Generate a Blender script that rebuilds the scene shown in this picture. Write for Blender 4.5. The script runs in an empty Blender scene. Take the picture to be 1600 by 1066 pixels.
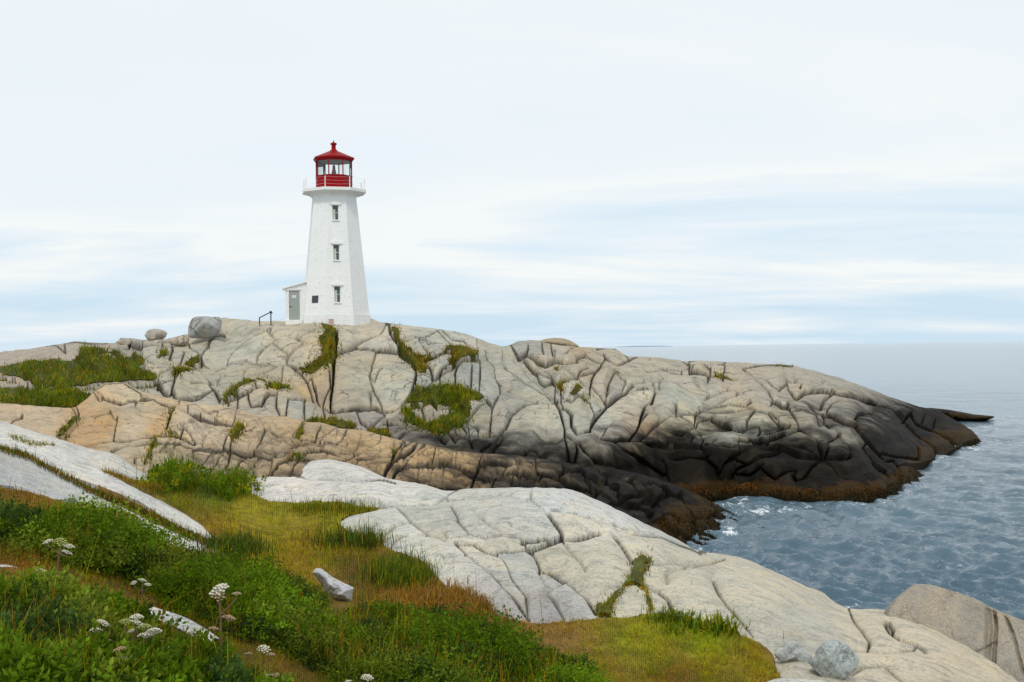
import bpy, math, random
import numpy as np
from mathutils import Matrix, Vector

random.seed(7)
rng = np.random.default_rng(7)
SC = bpy.context.scene
COL = SC.collection

# ------------------------------------------------------------------ camera
FPX = 1800.0                       # focal length in photograph pixels (1600 wide)
CAM = np.array([0.0, 0.0, 9.0])    # eye, metres above the sea
PITCH = math.radians(0.318)
ROLL = math.radians(0.73)
FWD = np.array([0.0, math.cos(PITCH), math.sin(PITCH)])
_r0 = np.array([1.0, 0.0, 0.0]); _u0 = np.array([0.0, -math.sin(PITCH), math.cos(PITCH)])
RGT = math.cos(ROLL) * _r0 - math.sin(ROLL) * _u0
UPV = math.sin(ROLL) * _r0 + math.cos(ROLL) * _u0
cam_data = bpy.data.cameras.new('camera')
cam = bpy.data.objects.new('camera', cam_data); COL.objects.link(cam)
cam_data.sensor_width = 36.0
cam_data.lens = 36.0 * FPX / 1600.0
cam_data.clip_start = 0.1; cam_data.clip_end = 200000.0
m = Matrix.Identity(4)
for i in range(3):
    m[i][0] = RGT[i]; m[i][1] = UPV[i]; m[i][2] = -FWD[i]; m[i][3] = CAM[i]
cam.matrix_world = m
SC.camera = cam

# ------------------------------------------------------------------ sky, sun, exposure
SUN_EL, SUN_AZ = math.radians(52), math.radians(-168)     # azimuth from +Y towards +X
world = bpy.data.worlds.new('World'); SC.world = world; world.use_nodes = True
wt = world.node_tree; wn = wt.nodes; wl = wt.links
wn.clear()
def N(tree, t, **kw):
    n = tree.nodes.new(t)
    for k, v in kw.items():
        if k == 'ins':
            for a, b in v.items(): n.inputs[a].default_value = b
        else: setattr(n, k, v)
    return n
def ramp(tree, stops, mode='LINEAR'):
    n = tree.nodes.new('ShaderNodeValToRGB'); cr = n.color_ramp; cr.interpolation = mode
    while len(cr.elements) < len(stops): cr.elements.new(0.5)
    for e, (p, c) in zip(cr.elements, stops):
        e.position = p; e.color = c if len(c) == 4 else (*c, 1)
    return n
def math_node(tree, op, a=None, b=None, clamp=False):
    n = tree.nodes.new('ShaderNodeMath'); n.operation = op; n.use_clamp = clamp
    for i, x in enumerate((a, b)):
        if x is None: continue
        if hasattr(x, 'is_output'): tree.links.new(x, n.inputs[i])
        else: n.inputs[i].default_value = x
    return n.outputs[0]
def mixc(tree, fac, a, b, blend='MIX'):
    n = tree.nodes.new('ShaderNodeMix'); n.data_type = 'RGBA'; n.blend_type = blend
    for s, x in ((n.inputs[0], fac), (n.inputs[6], a), (n.inputs[7], b)):
        if hasattr(x, 'is_output'): tree.links.new(x, s)
        else: s.default_value = x if not isinstance(x, tuple) or len(x) == 4 else (*x, 1)
    return n.outputs[2]
def build_world():
    t = wt
    sky = N(t, 'ShaderNodeTexSky', sky_type='NISHITA', sun_disc=False)
    sky.sun_elevation = SUN_EL; sky.sun_rotation = SUN_AZ; sky.air_density = 1.0; sky.dust_density = 2.0
    bg1 = N(t, 'ShaderNodeBackground', ins={'Strength': 0.11}); wl.new(sky.outputs[0], bg1.inputs[0])
    geo = N(t, 'ShaderNodeTexCoord')
    sep = N(t, 'ShaderNodeSeparateXYZ'); wl.new(geo.outputs['Generated'], sep.inputs[0])
    zc = math_node(t, 'MAXIMUM', sep.outputs[2], 0.0)
    den = math_node(t, 'ADD', zc, 0.11)
    px = math_node(t, 'DIVIDE', sep.outputs[0], den); py = math_node(t, 'DIVIDE', sep.outputs[1], den)
    comb = N(t, 'ShaderNodeCombineXYZ'); wl.new(px, comb.inputs[0]); wl.new(py, comb.inputs[1])
    mp = N(t, 'ShaderNodeMapping'); mp.inputs['Scale'].default_value = (0.42, 0.75, 1); mp.inputs['Location'].default_value = (1.9, 0.35, 0)
    wl.new(comb.outputs[0], mp.inputs[0])
    n1 = N(t, 'ShaderNodeTexNoise', ins={'Scale': 1.0, 'Detail': 7.0, 'Roughness': 0.57, 'Distortion': 0.35})
    wl.new(mp.outputs[0], n1.inputs['Vector'])
    # elevation: clouds thick overhead, streaks with thin blue-grey gaps low down
    el = N(t, 'ShaderNodeMapRange', interpolation_type='SMOOTHSTEP', ins={'From Min': -0.02, 'From Max': 0.19, 'To Min': -0.13, 'To Max': 0.13}); wl.new(zc, el.inputs[0])
    amp = N(t, 'ShaderNodeMapRange', ins={'From Min': 0.02, 'From Max': 0.26, 'To Min': 0.85, 'To Max': 0.4}); wl.new(zc, amp.inputs[0])
    cov = math_node(t, 'ADD', math_node(t, 'ADD', math_node(t, 'MULTIPLY', math_node(t, 'SUBTRACT', n1.outputs[0], 0.5), amp.outputs[0]), 0.5), el.outputs[0])
    cr = ramp(t, [(0.34, (0.62, 0.785, 0.91)), (0.45, (0.76, 0.865, 0.94)), (0.53, (0.92, 0.945, 0.945)), (0.61, (0.875, 0.925, 0.955)), (0.78, (0.80, 0.885, 0.94))])
    wl.new(cov, cr.inputs[0])
    bg2 = N(t, 'ShaderNodeBackground', ins={'Strength': 1.0}); wl.new(cr.outputs[0], bg2.inputs[0])
    mx = N(t, 'ShaderNodeMixShader', ins={0: 0.93}); wl.new(bg1.outputs[0], mx.inputs[1]); wl.new(bg2.outputs[0], mx.inputs[2])
    out = N(t, 'ShaderNodeOutputWorld'); wl.new(mx.outputs[0], out.inputs[0])
build_world()
sun_d = bpy.data.lights.new('sun', 'SUN'); sun_d.energy = 1.5; sun_d.angle = math.radians(10); sun_d.color = (1.0, 0.95, 0.87)
sun = bpy.data.objects.new('sun', sun_d); COL.objects.link(sun)
sdir = Vector((math.cos(SUN_EL) * math.sin(SUN_AZ), math.cos(SUN_EL) * math.cos(SUN_AZ), math.sin(SUN_EL)))
sun.rotation_euler = sdir.to_track_quat('Z', 'Y').to_euler()
SC.view_settings.view_transform = 'Standard'; SC.view_settings.look = 'None'
SC.view_settings.exposure = 0.05; SC.view_settings.gamma = 1.0
SC.cycles.max_bounces = 6; SC.cycles.transparent_max_bounces = 8

# ------------------------------------------------------------------ helpers
def ray(u, v):
    a = (np.asarray(u, float) - 800.0) / FPX; b = (533.0 - np.asarray(v, float)) / FPX
    return FWD + a[..., None] * RGT + b[..., None] * UPV
def world_pt(u, v, d):
    r = ray(u, v); return CAM + r * (np.asarray(d, float) / r[..., 1])[..., None]
def depth_for_z(u, v, z):
    r = ray(u, v); return (z - CAM[2]) * r[..., 1] / r[..., 2]
def hash3(ix, iy, iz, seed):
    h = (ix.astype(np.int64) * 374761393 + iy.astype(np.int64) * 668265263 + iz.astype(np.int64) * 2147483647 + seed * 974634777) & 0xffffffff
    h = ((h ^ (h >> 13)) * 1274126177) & 0xffffffff
    h = (h ^ (h >> 16)) & 0xffffff
    return h / float(0xffffff)
def vnoise(p, seed=0):
    i = np.floor(p).astype(np.int64); f = p - i; f = f * f * (3 - 2 * f)
    r = 0
    for dx in (0, 1):
        for dy in (0, 1):
            for dz in (0, 1):
                w = (f[..., 0] if dx else 1 - f[..., 0]) * (f[..., 1] if dy else 1 - f[..., 1]) * (f[..., 2] if dz else 1 - f[..., 2])
                r = r + w * hash3(i[..., 0] + dx, i[..., 1] + dy, i[..., 2] + dz, seed)
    return r * 2 - 1
def fbm(p, octaves=4, seed=0, gain=0.5):
    r = 0; a = 1.0; s = 0
    for k in range(octaves):
        r = r + a * vnoise(p * (2.03 ** k), seed + k * 17); s += a; a *= gain
    return r / s
def facet_noise(u, v, s, seed=0):
    """flat triangular facets meeting at creases (linear interpolation on a skewed lattice)"""
    x = np.asarray(u, float) / s; y = np.asarray(v, float) / s
    x, y = x + 0.366 * (x + y), y + 0.366 * (x + y); i = np.floor(x).astype(np.int64); j = np.floor(y).astype(np.int64); fx = x - i; fy = y - j
    z = np.zeros_like(i); h = lambda a, b: hash3(a, b, z, seed) * 2 - 1
    h00, h11, h10, h01 = h(i, j), h(i + 1, j + 1), h(i + 1, j), h(i, j + 1)
    return np.where(fx > fy, h00 + (h10 - h00) * fx + (h11 - h10) * fy, h00 + (h11 - h01) * fx + (h01 - h00) * fy)
def ragged(U, V):
    q = P3(U, V, 1.0); return U + 4.5 * fbm(q / 9.0, 3, 51), V + 3.0 * fbm(q / 9.0, 3, 52)
def P3(u, v, s=1.0):
    return np.stack([np.asarray(u, float) * s, np.asarray(v, float) * s, np.zeros_like(np.asarray(u, float))], -1)
def make_mesh(name, verts, faces, mat=None, parent=None, cols=None, smooth=True, kind=None, label=None, cat=None, group=None, mats=None, mat_idx=None):
    """faces: array (n,3) or (n,4), or list of such arrays"""
    if not isinstance(faces, list): faces = [faces]
    faces = [np.asarray(f, np.int32) for f in faces if len(f)]
    me = bpy.data.meshes.new(name)
    verts = np.asarray(verts, np.float32)
    me.vertices.add(len(verts)); me.vertices.foreach_set('co', verts.ravel())
    nl = sum(f.size for f in faces); npoly = sum(len(f) for f in faces)
    me.loops.add(nl); me.polygons.add(npoly)
    me.loops.foreach_set('vertex_index', np.concatenate([f.ravel() for f in faces]).astype(np.int32))
    tot = np.concatenate([np.full(len(f), f.shape[1], np.int32) for f in faces])
    st = np.concatenate([[0], np.cumsum(tot)[:-1]]).astype(np.int32)
    me.polygons.foreach_set('loop_start', st); me.polygons.foreach_set('loop_total', tot)
    me.polygons.foreach_set('use_smooth', np.full(npoly, smooth, bool))
    for mm in (mats or ([mat] if mat else [])): me.materials.append(mm)
    if mat_idx is not None: me.polygons.foreach_set('material_index', np.asarray(mat_idx, np.int32))
    me.update(calc_edges=True); me.validate()
    if cols is not None:
        cols = np.asarray(cols, np.float32)
        if cols.shape[1] == 3: cols = np.concatenate([cols, np.ones((len(cols), 1), np.float32)], 1)
        at = me.color_attributes.new('tint', 'FLOAT_COLOR', 'POINT'); at.data.foreach_set('color', cols.ravel())
    o = bpy.data.objects.new(name, me); COL.objects.link(o)
    if parent: o.parent = parent
    tag(o, label, cat, group, kind)
    return o
def tag(o, label=None, cat=None, group=None, kind=None):
    if label: o['label'] = label
    if cat: o['category'] = cat
    if group: o['group'] = group
    if kind: o['kind'] = kind
    return o
def empty(name, loc, label=None, cat=None, group=None, kind=None, rz=0.0):
    o = bpy.data.objects.new(name, None); COL.objects.link(o); o.location = loc; o.rotation_euler = (0, 0, rz)
    o.empty_display_size = 0.2
    return tag(o, label, cat, group, kind)
def tps_fit(pts, vals, reg=1e-3):
    X = np.asarray(pts, float) / 500.0; n = len(X)
    r2 = ((X[:, None] - X[None]) ** 2).sum(-1)
    K = 0.5 * r2 * np.log(r2 + 1e-12) + reg * np.eye(n)
    Pm = np.c_[np.ones(n), X]
    A = np.zeros((n + 3, n + 3)); A[:n, :n] = K; A[:n, n:] = Pm; A[n:, :n] = Pm.T
    w = np.linalg.solve(A, np.r_[np.asarray(vals, float), np.zeros(3)])
    def f(u, v):
        Q = np.stack([np.asarray(u, float), np.asarray(v, float)], -1) / 500.0
        sh = Q.shape[:-1]; Q = Q.reshape(-1, 2); out = np.empty(len(Q))
        for s in range(0, len(Q), 40000):
            q = Q[s:s + 40000]; r2 = ((q[:, None] - X[None]) ** 2).sum(-1)
            out[s:s + 40000] = (0.5 * r2 * np.log(r2 + 1e-12)) @ w[:n] + w[n] + q @ w[n + 1:]
        return out.reshape(sh)
    return f
def depth_field(ctrl, reg=1e-3):
    """ctrl: (u, v, depth) | (u, v, 'z', height).  Smooth in inverse depth."""
    pts, val = [], []
    for c in ctrl:
        d = c[2] if c[2] != 'z' else float(depth_for_z(np.float64(c[0]), np.float64(c[1]), c[3]))
        pts.append(c[:2]); val.append(1000.0 / d)
    g = tps_fit(pts, val, reg)
    return lambda u, v: 1000.0 / np.clip(g(u, v), 4.0, 400.0)
def inside(poly, U, V):
    poly = np.asarray(poly, float); r = np.zeros(U.shape, bool); n = len(poly)
    for i in range(n):
        x1, y1 = poly[i]; x2, y2 = poly[(i + 1) % n]
        if y1 == y2: continue
        c = ((y1 > V) != (y2 > V)) & (U < (x2 - x1) * (V - y1) / (y2 - y1) + x1)
        r ^= c
    return r
def seg_dist(px, py, a, b):
    dx, dy = b[0] - a[0], b[1] - a[1]; L = dx * dx + dy * dy + 1e-9
    t = np.clip(((px - a[0]) * dx + (py - a[1]) * dy) / L, 0, 1)
    return np.hypot(px - (a[0] + t * dx), py - (a[1] + t * dy)), t
def nearest_on(poly, pu, pv, closed=True):
    poly = np.asarray(poly, float); n = len(poly); best = np.full(len(pu), 1e9); bu = pu.copy(); bv = pv.copy()
    for i in range(n if closed else n - 1):
        a = poly[i]; b = poly[(i + 1) % n]; d, t = seg_dist(pu, pv, a, b); k = d < best
        best[k] = d[k]; bu[k] = a[0] + t[k] * (b[0] - a[0]); bv[k] = a[1] + t[k] * (b[1] - a[1])
    return bu, bv, best
def smooth_line(pts, closed=False, step=5.0, jit=0.6, seed=0, tens=0.42):
    """Catmull-Rom through the traced points, with a little roughness"""
    p = np.asarray(pts, float); n = len(p)
    if n < 3 and not closed:
        q = np.linspace(0, 1, max(2, int(np.hypot(*(p[-1] - p[0])) / step) + 1))[:, None]; out = p[0] + (p[-1] - p[0]) * q
    else:
        out = []; R = n if closed else n - 1
        for i in range(R):
            if closed: a, b, c, d = p[(i - 1) % n], p[i], p[(i + 1) % n], p[(i + 2) % n]
            else: a, b, c, d = p[max(i - 1, 0)], p[i], p[i + 1], p[min(i + 2, n - 1)]
            k = max(1, int(np.hypot(*(c - b)) / step)); t = (np.arange(k) / k)[:, None]
            m1, m2 = (c - a) * tens, (d - b) * tens
            out.append((2 * t**3 - 3 * t**2 + 1) * b + (t**3 - 2 * t**2 + t) * m1 + (-2 * t**3 + 3 * t**2) * c + (t**3 - t**2) * m2)
        if not closed: out.append(p[-1:])
        out = np.concatenate(out)
    if jit:
        q = np.stack([out[:, 0] / 9.0, out[:, 1] / 9.0, np.full(len(out), seed * 3.7)], -1)
        nz = np.stack([vnoise(q, 5), vnoise(q, 9)], -1) * jit
        if not closed: nz[0] = 0; nz[-1] = 0
        out = out + nz
    return out
WIN = {'Z2': (0, 470, 3.9475), 'Z3': (300, 470, 3.9475), 'Z4': (600, 500, 3.9475), 'Z5': (900, 520, 3.9475), 'Z6': (1200, 520, 3.9475),
       'Z7': (0, 640, 3.9475), 'Z8': (350, 640, 3.9475), 'Y1': (700, 640, 3.136), 'Y2': (1100, 740, 3.2), 'Y3': (500, 740, 3.2),
       'Y4': (0, 800, 4.0), 'Y5': (300, 800, 4.0), 'X4': (1000, 700, 6.27), 'X5': (1180, 930, 7.27), 'P': (0, 0, 1.0)}
def T(win, s):
    """traced polyline(s) 'x,y x,y; x,y ...' in a zoom window -> photograph pixels"""
    u0, v0, k = WIN[win]; out = []
    for part in s.split(';'):
        q = [tuple(map(float, w.split(','))) for w in part.split()]
        if q: out.append(np.array([(u0 + x / k, v0 + y / k) for x, y in q]))
    return out
# ------------------------------------------------------------------ materials
def new_mat(name):
    mt = bpy.data.materials.new(name); mt.use_nodes = True
    t = mt.node_tree; t.nodes.clear()
    out = N(t, 'ShaderNodeOutputMaterial'); bs = N(t, 'ShaderNodeBsdfPrincipled'); t.links.new(bs.outputs[0], out.inputs[0])
    return mt, t, bs, out
def noise(t, vec, scale, detail=4.0, rough=0.55, dist=0.0, mscale=None, loc=None):
    if mscale or loc:
        mp = N(t, 'ShaderNodeMapping')
        if mscale: mp.inputs['Scale'].default_value = mscale
        if loc: mp.inputs['Location'].default_value = loc
        t.links.new(vec, mp.inputs[0]); vec = mp.outputs[0]
    n = N(t, 'ShaderNodeTexNoise', ins={'Scale': scale, 'Detail': detail, 'Roughness': rough, 'Distortion': dist}); t.links.new(vec, n.inputs['Vector'])
    return n.outputs[0]
def rock_material(name, k=1.0, bump=0.25, lichen=0.5, tidal=True, hairline=0.75, mottle=0.85, streak=0.42, grain=0.0):
    """granite: tint from the trace, k = feature scale (1 far, 5 near)"""
    mt, t, bs, out = new_mat(name)
    geo = N(t, 'ShaderNodeNewGeometry'); pos = geo.outputs['Position']
    at = N(t, 'ShaderNodeAttribute', attribute_name='tint')
    big = noise(t, pos, 0.35 * k, 5, 0.6); mid = noise(t, pos, 1.7 * k, 6, 0.62, 0.4); fine = noise(t, pos, 13 * k, 5, 0.7)
    crb = ramp(t, [(0.3, (0.77, 0.79, 0.77)), (0.5, (1, 1, 1)), (0.62, (1.06, 1.02, 0.94)), (0.75, (1.02, 0.93, 0.80))]); t.links.new(big, crb.inputs[0])
    c = mixc(t, 1.0, at.outputs['Color'], crb.outputs[0], 'MULTIPLY')
    crm = ramp(t, [(0.33, (0.72, 0.72, 0.74)), (0.48, (1, 1, 1)), (0.62, (1.04, 1.02, 0.98)), (0.75, (0.93, 0.82, 0.68))]); t.links.new(mid, crm.inputs[0])
    c = mixc(t, mottle, c, crm.outputs[0], 'MULTIPLY')
    crf = ramp(t, [(0.34, (0.5, 0.5, 0.51)), (0.46, (0.94, 0.94, 0.94)), (0.6, (1.08, 1.08, 1.08))]); t.links.new(fine, crf.inputs[0])
    c = mixc(t, 0.75, c, crf.outputs[0], 'MULTIPLY')
    if grain:                                         # feldspar and mica crystals
        cg = ramp(t, [(0.30, (0.35, 0.35, 0.36)), (0.42, (0.85, 0.85, 0.85)), (0.52, (1, 1, 1)), (0.64, (1.18, 1.15, 1.1))]); t.links.new(noise(t, pos, 34.0, 3, 0.8, loc=(5, 5, 1)), cg.inputs[0])
        c = mixc(t, grain, c, cg.outputs[0], 'MULTIPLY')
    # lichen: grey-black and grey-green blotches with ragged edges
    l1 = noise(t, pos, 1.1 * k, 9, 0.72, 0.6, loc=(31, 7, 3)); l2 = noise(t, pos, 6.5 * k, 5, 0.65, 0.3)
    lf = math_node(t, 'ADD', math_node(t, 'MULTIPLY', l1, 0.6), math_node(t, 'MULTIPLY', l2, 0.4))
    crl = ramp(t, [(0.52, (0, 0, 0)), (0.565, (1, 1, 1))]); t.links.new(lf, crl.inputs[0])
    c = mixc(t, math_node(t, 'MULTIPLY', crl.outputs[0], lichen), c, mixc(t, fine, (0.10, 0.105, 0.105), (0.30, 0.31, 0.29)))
    # hairline joints and rain streaks
    wv = N(t, 'ShaderNodeVectorMath', operation='MULTIPLY_ADD'); nzc = N(t, 'ShaderNodeTexNoise', ins={'Scale': 0.8 * k, 'Detail': 4.0}); t.links.new(pos, nzc.inputs['Vector'])
    t.links.new(nzc.outputs['Color'], wv.inputs[0]); wv.inputs[1].default_value = (1.3 / k,) * 3; t.links.new(pos, wv.inputs[2])
    vo = N(t, 'ShaderNodeTexVoronoi', feature='DISTANCE_TO_EDGE', ins={'Scale': 0.42 * k}); t.links.new(wv.outputs[0], vo.inputs['Vector'])
    vr = ramp(t, [(0.0, (1, 1, 1)), (0.012, (0.7, 0.7, 0.7)), (0.028, (0, 0, 0))]); t.links.new(vo.outputs['Distance'], vr.inputs[0])
    hm = ramp(t, [(0.47, (0, 0, 0)), (0.56, (1, 1, 1))]); t.links.new(noise(t, pos, 0.5 * k, 3, 0.6, loc=(4, 17, 2)), hm.inputs[0])
    hair = math_node(t, 'MULTIPLY', vr.outputs[0], hm.outputs[0])
    c = mixc(t, math_node(t, 'MULTIPLY', hair, hairline), c, (0.07, 0.062, 0.05))
    sk = ramp(t, [(0.52, (0, 0, 0)), (0.68, (1, 1, 1))]); t.links.new(noise(t, pos, 1.3 * k, 5, 0.65, 0.2, mscale=(1, 1, 0.16), loc=(2, 5, 9)), sk.inputs[0])
    c = mixc(t, math_node(t, 'MULTIPLY', sk.outputs[0], streak), c, mixc(t, big, (0.12, 0.105, 0.10), (0.27, 0.20, 0.13)))
    sep = N(t, 'ShaderNodeSeparateXYZ'); t.links.new(pos, sep.inputs[0])
    rough = 0.85
    if tidal:
        wob = noise(t, pos, 0.16, 4, 0.6); wob2 = noise(t, pos, 0.55, 5, 0.6, mscale=(1, 1, 0.35))
        z1 = math_node(t, 'ADD', sep.outputs[2], math_node(t, 'MULTIPLY', math_node(t, 'SUBTRACT', wob, 0.5), -4.2))
        z1 = math_node(t, 'ADD', z1, math_node(t, 'MULTIPLY', math_node(t, 'SUBTRACT', wob2, 0.5), -3.0))
        band = N(t, 'ShaderNodeMapRange', interpolation_type='SMOOTHSTEP', ins={'From Min': 5.0, 'From Max': 2.7, 'To Min': 0.0, 'To Max': 1.0}); t.links.new(z1, band.inputs[0])
        dk = mixc(t, mid, (0.003, 0.0035, 0.004), (0.022, 0.020, 0.016))
        dk = mixc(t, math_node(t, 'MULTIPLY', noise(t, pos, 0.7, 6, 0.65, 0.5, mscale=(1, 1, 0.5), loc=(9, 2, 5)), 0.35), dk, (0.05, 0.034, 0.019))
        dv = ramp(t, [(0.4, (0.25, 0.25, 0.26)), (0.55, (0.7, 0.7, 0.7)), (0.7, (1.8, 1.6, 1.3))]); t.links.new(noise(t, pos, 0.45, 6, 0.65, 0.8, mscale=(1, 1, 0.6), loc=(3, 8, 1)), dv.inputs[0])
        dk = mixc(t, 1.0, dk, dv.outputs[0], 'MULTIPLY')
        sp_ = N(t, 'ShaderNodeMapRange', ins={'To Min': 0.12, 'To Max': 0.03}); t.links.new(band.outputs[0], sp_.inputs[0]); t.links.new(sp_.outputs[0], bs.inputs['Specular IOR Level'])
        c = mixc(t, math_node(t, 'MULTIPLY', band.outputs[0], 0.995), c, dk)
        z2 = math_node(t, 'ADD', sep.outputs[2], math_node(t, 'MULTIPLY', math_node(t, 'SUBTRACT', noise(t, pos, 0.5, 6, 0.65), 0.5), 1.9))
        weed = N(t, 'ShaderNodeMapRange', interpolation_type='SMOOTHSTEP', ins={'From Min': 1.0, 'From Max': 0.62, 'To Min': 0.0, 'To Max': 1.0}); t.links.new(z2, weed.inputs[0])
        wc = ramp(t, [(0.0, (0.012, 0.011, 0.005)), (0.45, (0.035, 0.02, 0.005)), (0.75, (0.21, 0.085, 0.013)), (1.0, (0.28, 0.125, 0.02))])
        zz = math_node(t, 'ADD', math_node(t, 'MULTIPLY', z2, 0.6), math_node(t, 'MULTIPLY', math_node(t, 'SUBTRACT', fine, 0.5), 0.9)); t.links.new(zz, wc.inputs[0])
        c = mixc(t, weed.outputs[0], c, wc.outputs[0])
        rr = N(t, 'ShaderNodeMapRange', ins={'To Min': 0.88, 'To Max': 0.62}); t.links.new(band.outputs[0], rr.inputs[0]); t.links.new(rr.outputs[0], bs.inputs['Roughness'])
    else:
        bs.inputs['Roughness'].default_value = 0.9
    t.links.new(c, bs.inputs['Base Color'])
    bs.inputs['Specular IOR Level'].default_value = 0.1
    hgt = math_node(t, 'ADD', math_node(t, 'MULTIPLY', mid, 0.6), math_node(t, 'MULTIPLY', fine, 0.22))
    hgt = math_node(t, 'ADD', hgt, math_node(t, 'MULTIPLY', noise(t, pos, 45 * k, 3, 0.6), 0.06))
    hgt = math_node(t, 'SUBTRACT', hgt, math_node(t, 'MULTIPLY', hair, 0.35))
    bp = N(t, 'ShaderNodeBump', ins={'Strength': bump, 'Distance': 0.35 / k}); t.links.new(hgt, bp.inputs['Height']); t.links.new(bp.outputs[0], bs.inputs['Normal'])
    return mt
def plain(name, col, rough=0.6, spec=0.4, metallic=0.0, var=0.12, scale=8.0, bump=0.0, dirt=None):
    mt, t, bs, out = new_mat(name)
    tc = N(t, 'ShaderNodeTexCoord'); n = noise(t, tc.outputs['Object'], scale, 5, 0.6)
    lo = tuple(x * (1 - var) for x in col); hi = tuple(min(1, x * (1 + var * 0.6)) for x in col)
    c = mixc(t, n, lo, hi)
    if dirt:
        n2 = noise(t, tc.outputs['Object'], scale * 0.35, 8, 0.7, 0.5, mscale=(1, 1, 0.35)); r = ramp(t, [(0.56, (0, 0, 0)), (0.72, (1, 1, 1))]); t.links.new(n2, r.inputs[0])
        c = mixc(t, math_node(t, 'MULTIPLY', r.outputs[0], dirt[3] if len(dirt) > 3 else 0.6), c, dirt[:3])
    t.links.new(c, bs.inputs['Base Color'])
    bs.inputs['Roughness'].default_value = rough; bs.inputs['Specular IOR Level'].default_value = spec; bs.inputs['Metallic'].default_value = metallic
    if bump:
        bp = N(t, 'ShaderNodeBump', ins={'Strength': bump, 'Distance': 0.03}); t.links.new(noise(t, tc.outputs['Object'], scale * 3, 6, 0.65), bp.inputs['Height']); t.links.new(bp.outputs[0], bs.inputs['Normal'])
    return mt
def leaf_material(name, rough=0.6, trans=0.35, var=0.25):
    mt, t, bs, out = new_mat(name)
    at = N(t, 'ShaderNodeAttribute', attribute_name='tint')
    geo = N(t, 'ShaderNodeNewGeometry')
    n = noise(t, geo.outputs['Position'], 3.0, 4, 0.6)
    cr = ramp(t, [(0.3, (1 - var,) * 3), (0.7, (1 + var * 0.7, 1 + var * 0.7, 1.0))]); t.links.new(n, cr.inputs[0])
    c = mixc(t, 1.0, at.outputs['Color'], cr.outputs[0], 'MULTIPLY')
    t.links.new(c, bs.inputs['Base Color']); bs.inputs['Roughness'].default_value = rough; bs.inputs['Specular IOR Level'].default_value = 0.06
    tr = N(t, 'ShaderNodeBsdfTranslucent'); t.links.new(c, tr.inputs[0])
    mx = N(t, 'ShaderNodeMixShader', ins={0: trans}); t.links.new(bs.outputs[0], mx.inputs[1]); t.links.new(tr.outputs[0], mx.inputs[2]); t.links.new(mx.outputs[0], out.inputs[0])
    return mt
M_FAR = rock_material('granite_far', 1.0, 0.35, 0.45)
M_MID = rock_material('granite_mid', 1.6, 0.45, 0.35)
M_NEAR = rock_material('granite_near', 4.5, 0.20, 0.6, tidal=False, hairline=0.3, mottle=0.5, streak=0.12, grain=0.75)
M_ROUGH = rock_material('granite_rough', 8.0, 0.6, 0.7, tidal=False, hairline=0.3, streak=0.1, grain=0.9)
M_LEAF = leaf_material('foliage')
M_SOIL = leaf_material('turf', 0.95, 0.0, 0.4)

# ------------------------------------------------------------------ rock formations
LAY = {}
def idw(pts, U, V, power=2.5):
    pts = np.asarray(pts, float); W = 0; S = 0
    for p in pts:
        w = 1.0 / ((((U - p[0]) ** 2 + ((V - p[1]) * 1.3) ** 2) / 400.0) ** (power / 2) + 0.05)
        W = W + w; S = S + w[..., None] * p[2:5]
    return S / W[..., None]
def label_runs(mask):
    nv, nu = mask.shape; lab = np.full(mask.shape, -1, np.int64); par = []
    def find(a):
        while par[a] != a: par[a] = par[par[a]]; a = par[a]
        return a
    prev = []
    for j in range(nv):
        row = mask[j]; e = np.diff(np.r_[0, row.astype(np.int8), 0]); s = np.where(e == 1)[0]; f = np.where(e == -1)[0]
        cur = []
        k = 0
        for a, b in zip(s, f):
            idx = len(par); par.append(idx); lab[j, a:b] = idx; cur.append((a, b, idx))
            for (pa, pb, pi) in prev:
                if pa < b and pb > a:
                    r1, r2 = find(pi), find(idx)
                    if r1 != r2: par[r2] = r1
        prev = cur
    root = np.array([find(i) for i in range(len(par))] or [0])
    out = np.where(lab >= 0, root[np.clip(lab, 0, None)], -1)
    return out
def snap_ends(lines, tol):
    segs = [(l[i], l[i + 1], k) for k, l in enumerate(lines) for i in range(len(l) - 1)]
    A = np.array([s[0] for s in segs]); B = np.array([s[1] for s in segs]); K = np.array([s[2] for s in segs])
    D = B - A; L = (D ** 2).sum(1) + 1e-9
    out = []
    for k, l in enumerate(lines):
        l = [tuple(x) for x in l]
        for end in (0, -1):
            p = np.array(l[end]); t = np.clip(((p - A) * D).sum(1) / L, 0, 1); q = A + D * t[:, None]
            dd = np.hypot(*(q - p).T); dd[K == k] = 1e9
            i = dd.argmin()
            if 0.3 < dd[i] < tol:
                if end == 0: l.insert(0, tuple(q[i]))
                else: l.append(tuple(q[i]))
        out.append(np.array(l))
    return out
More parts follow.
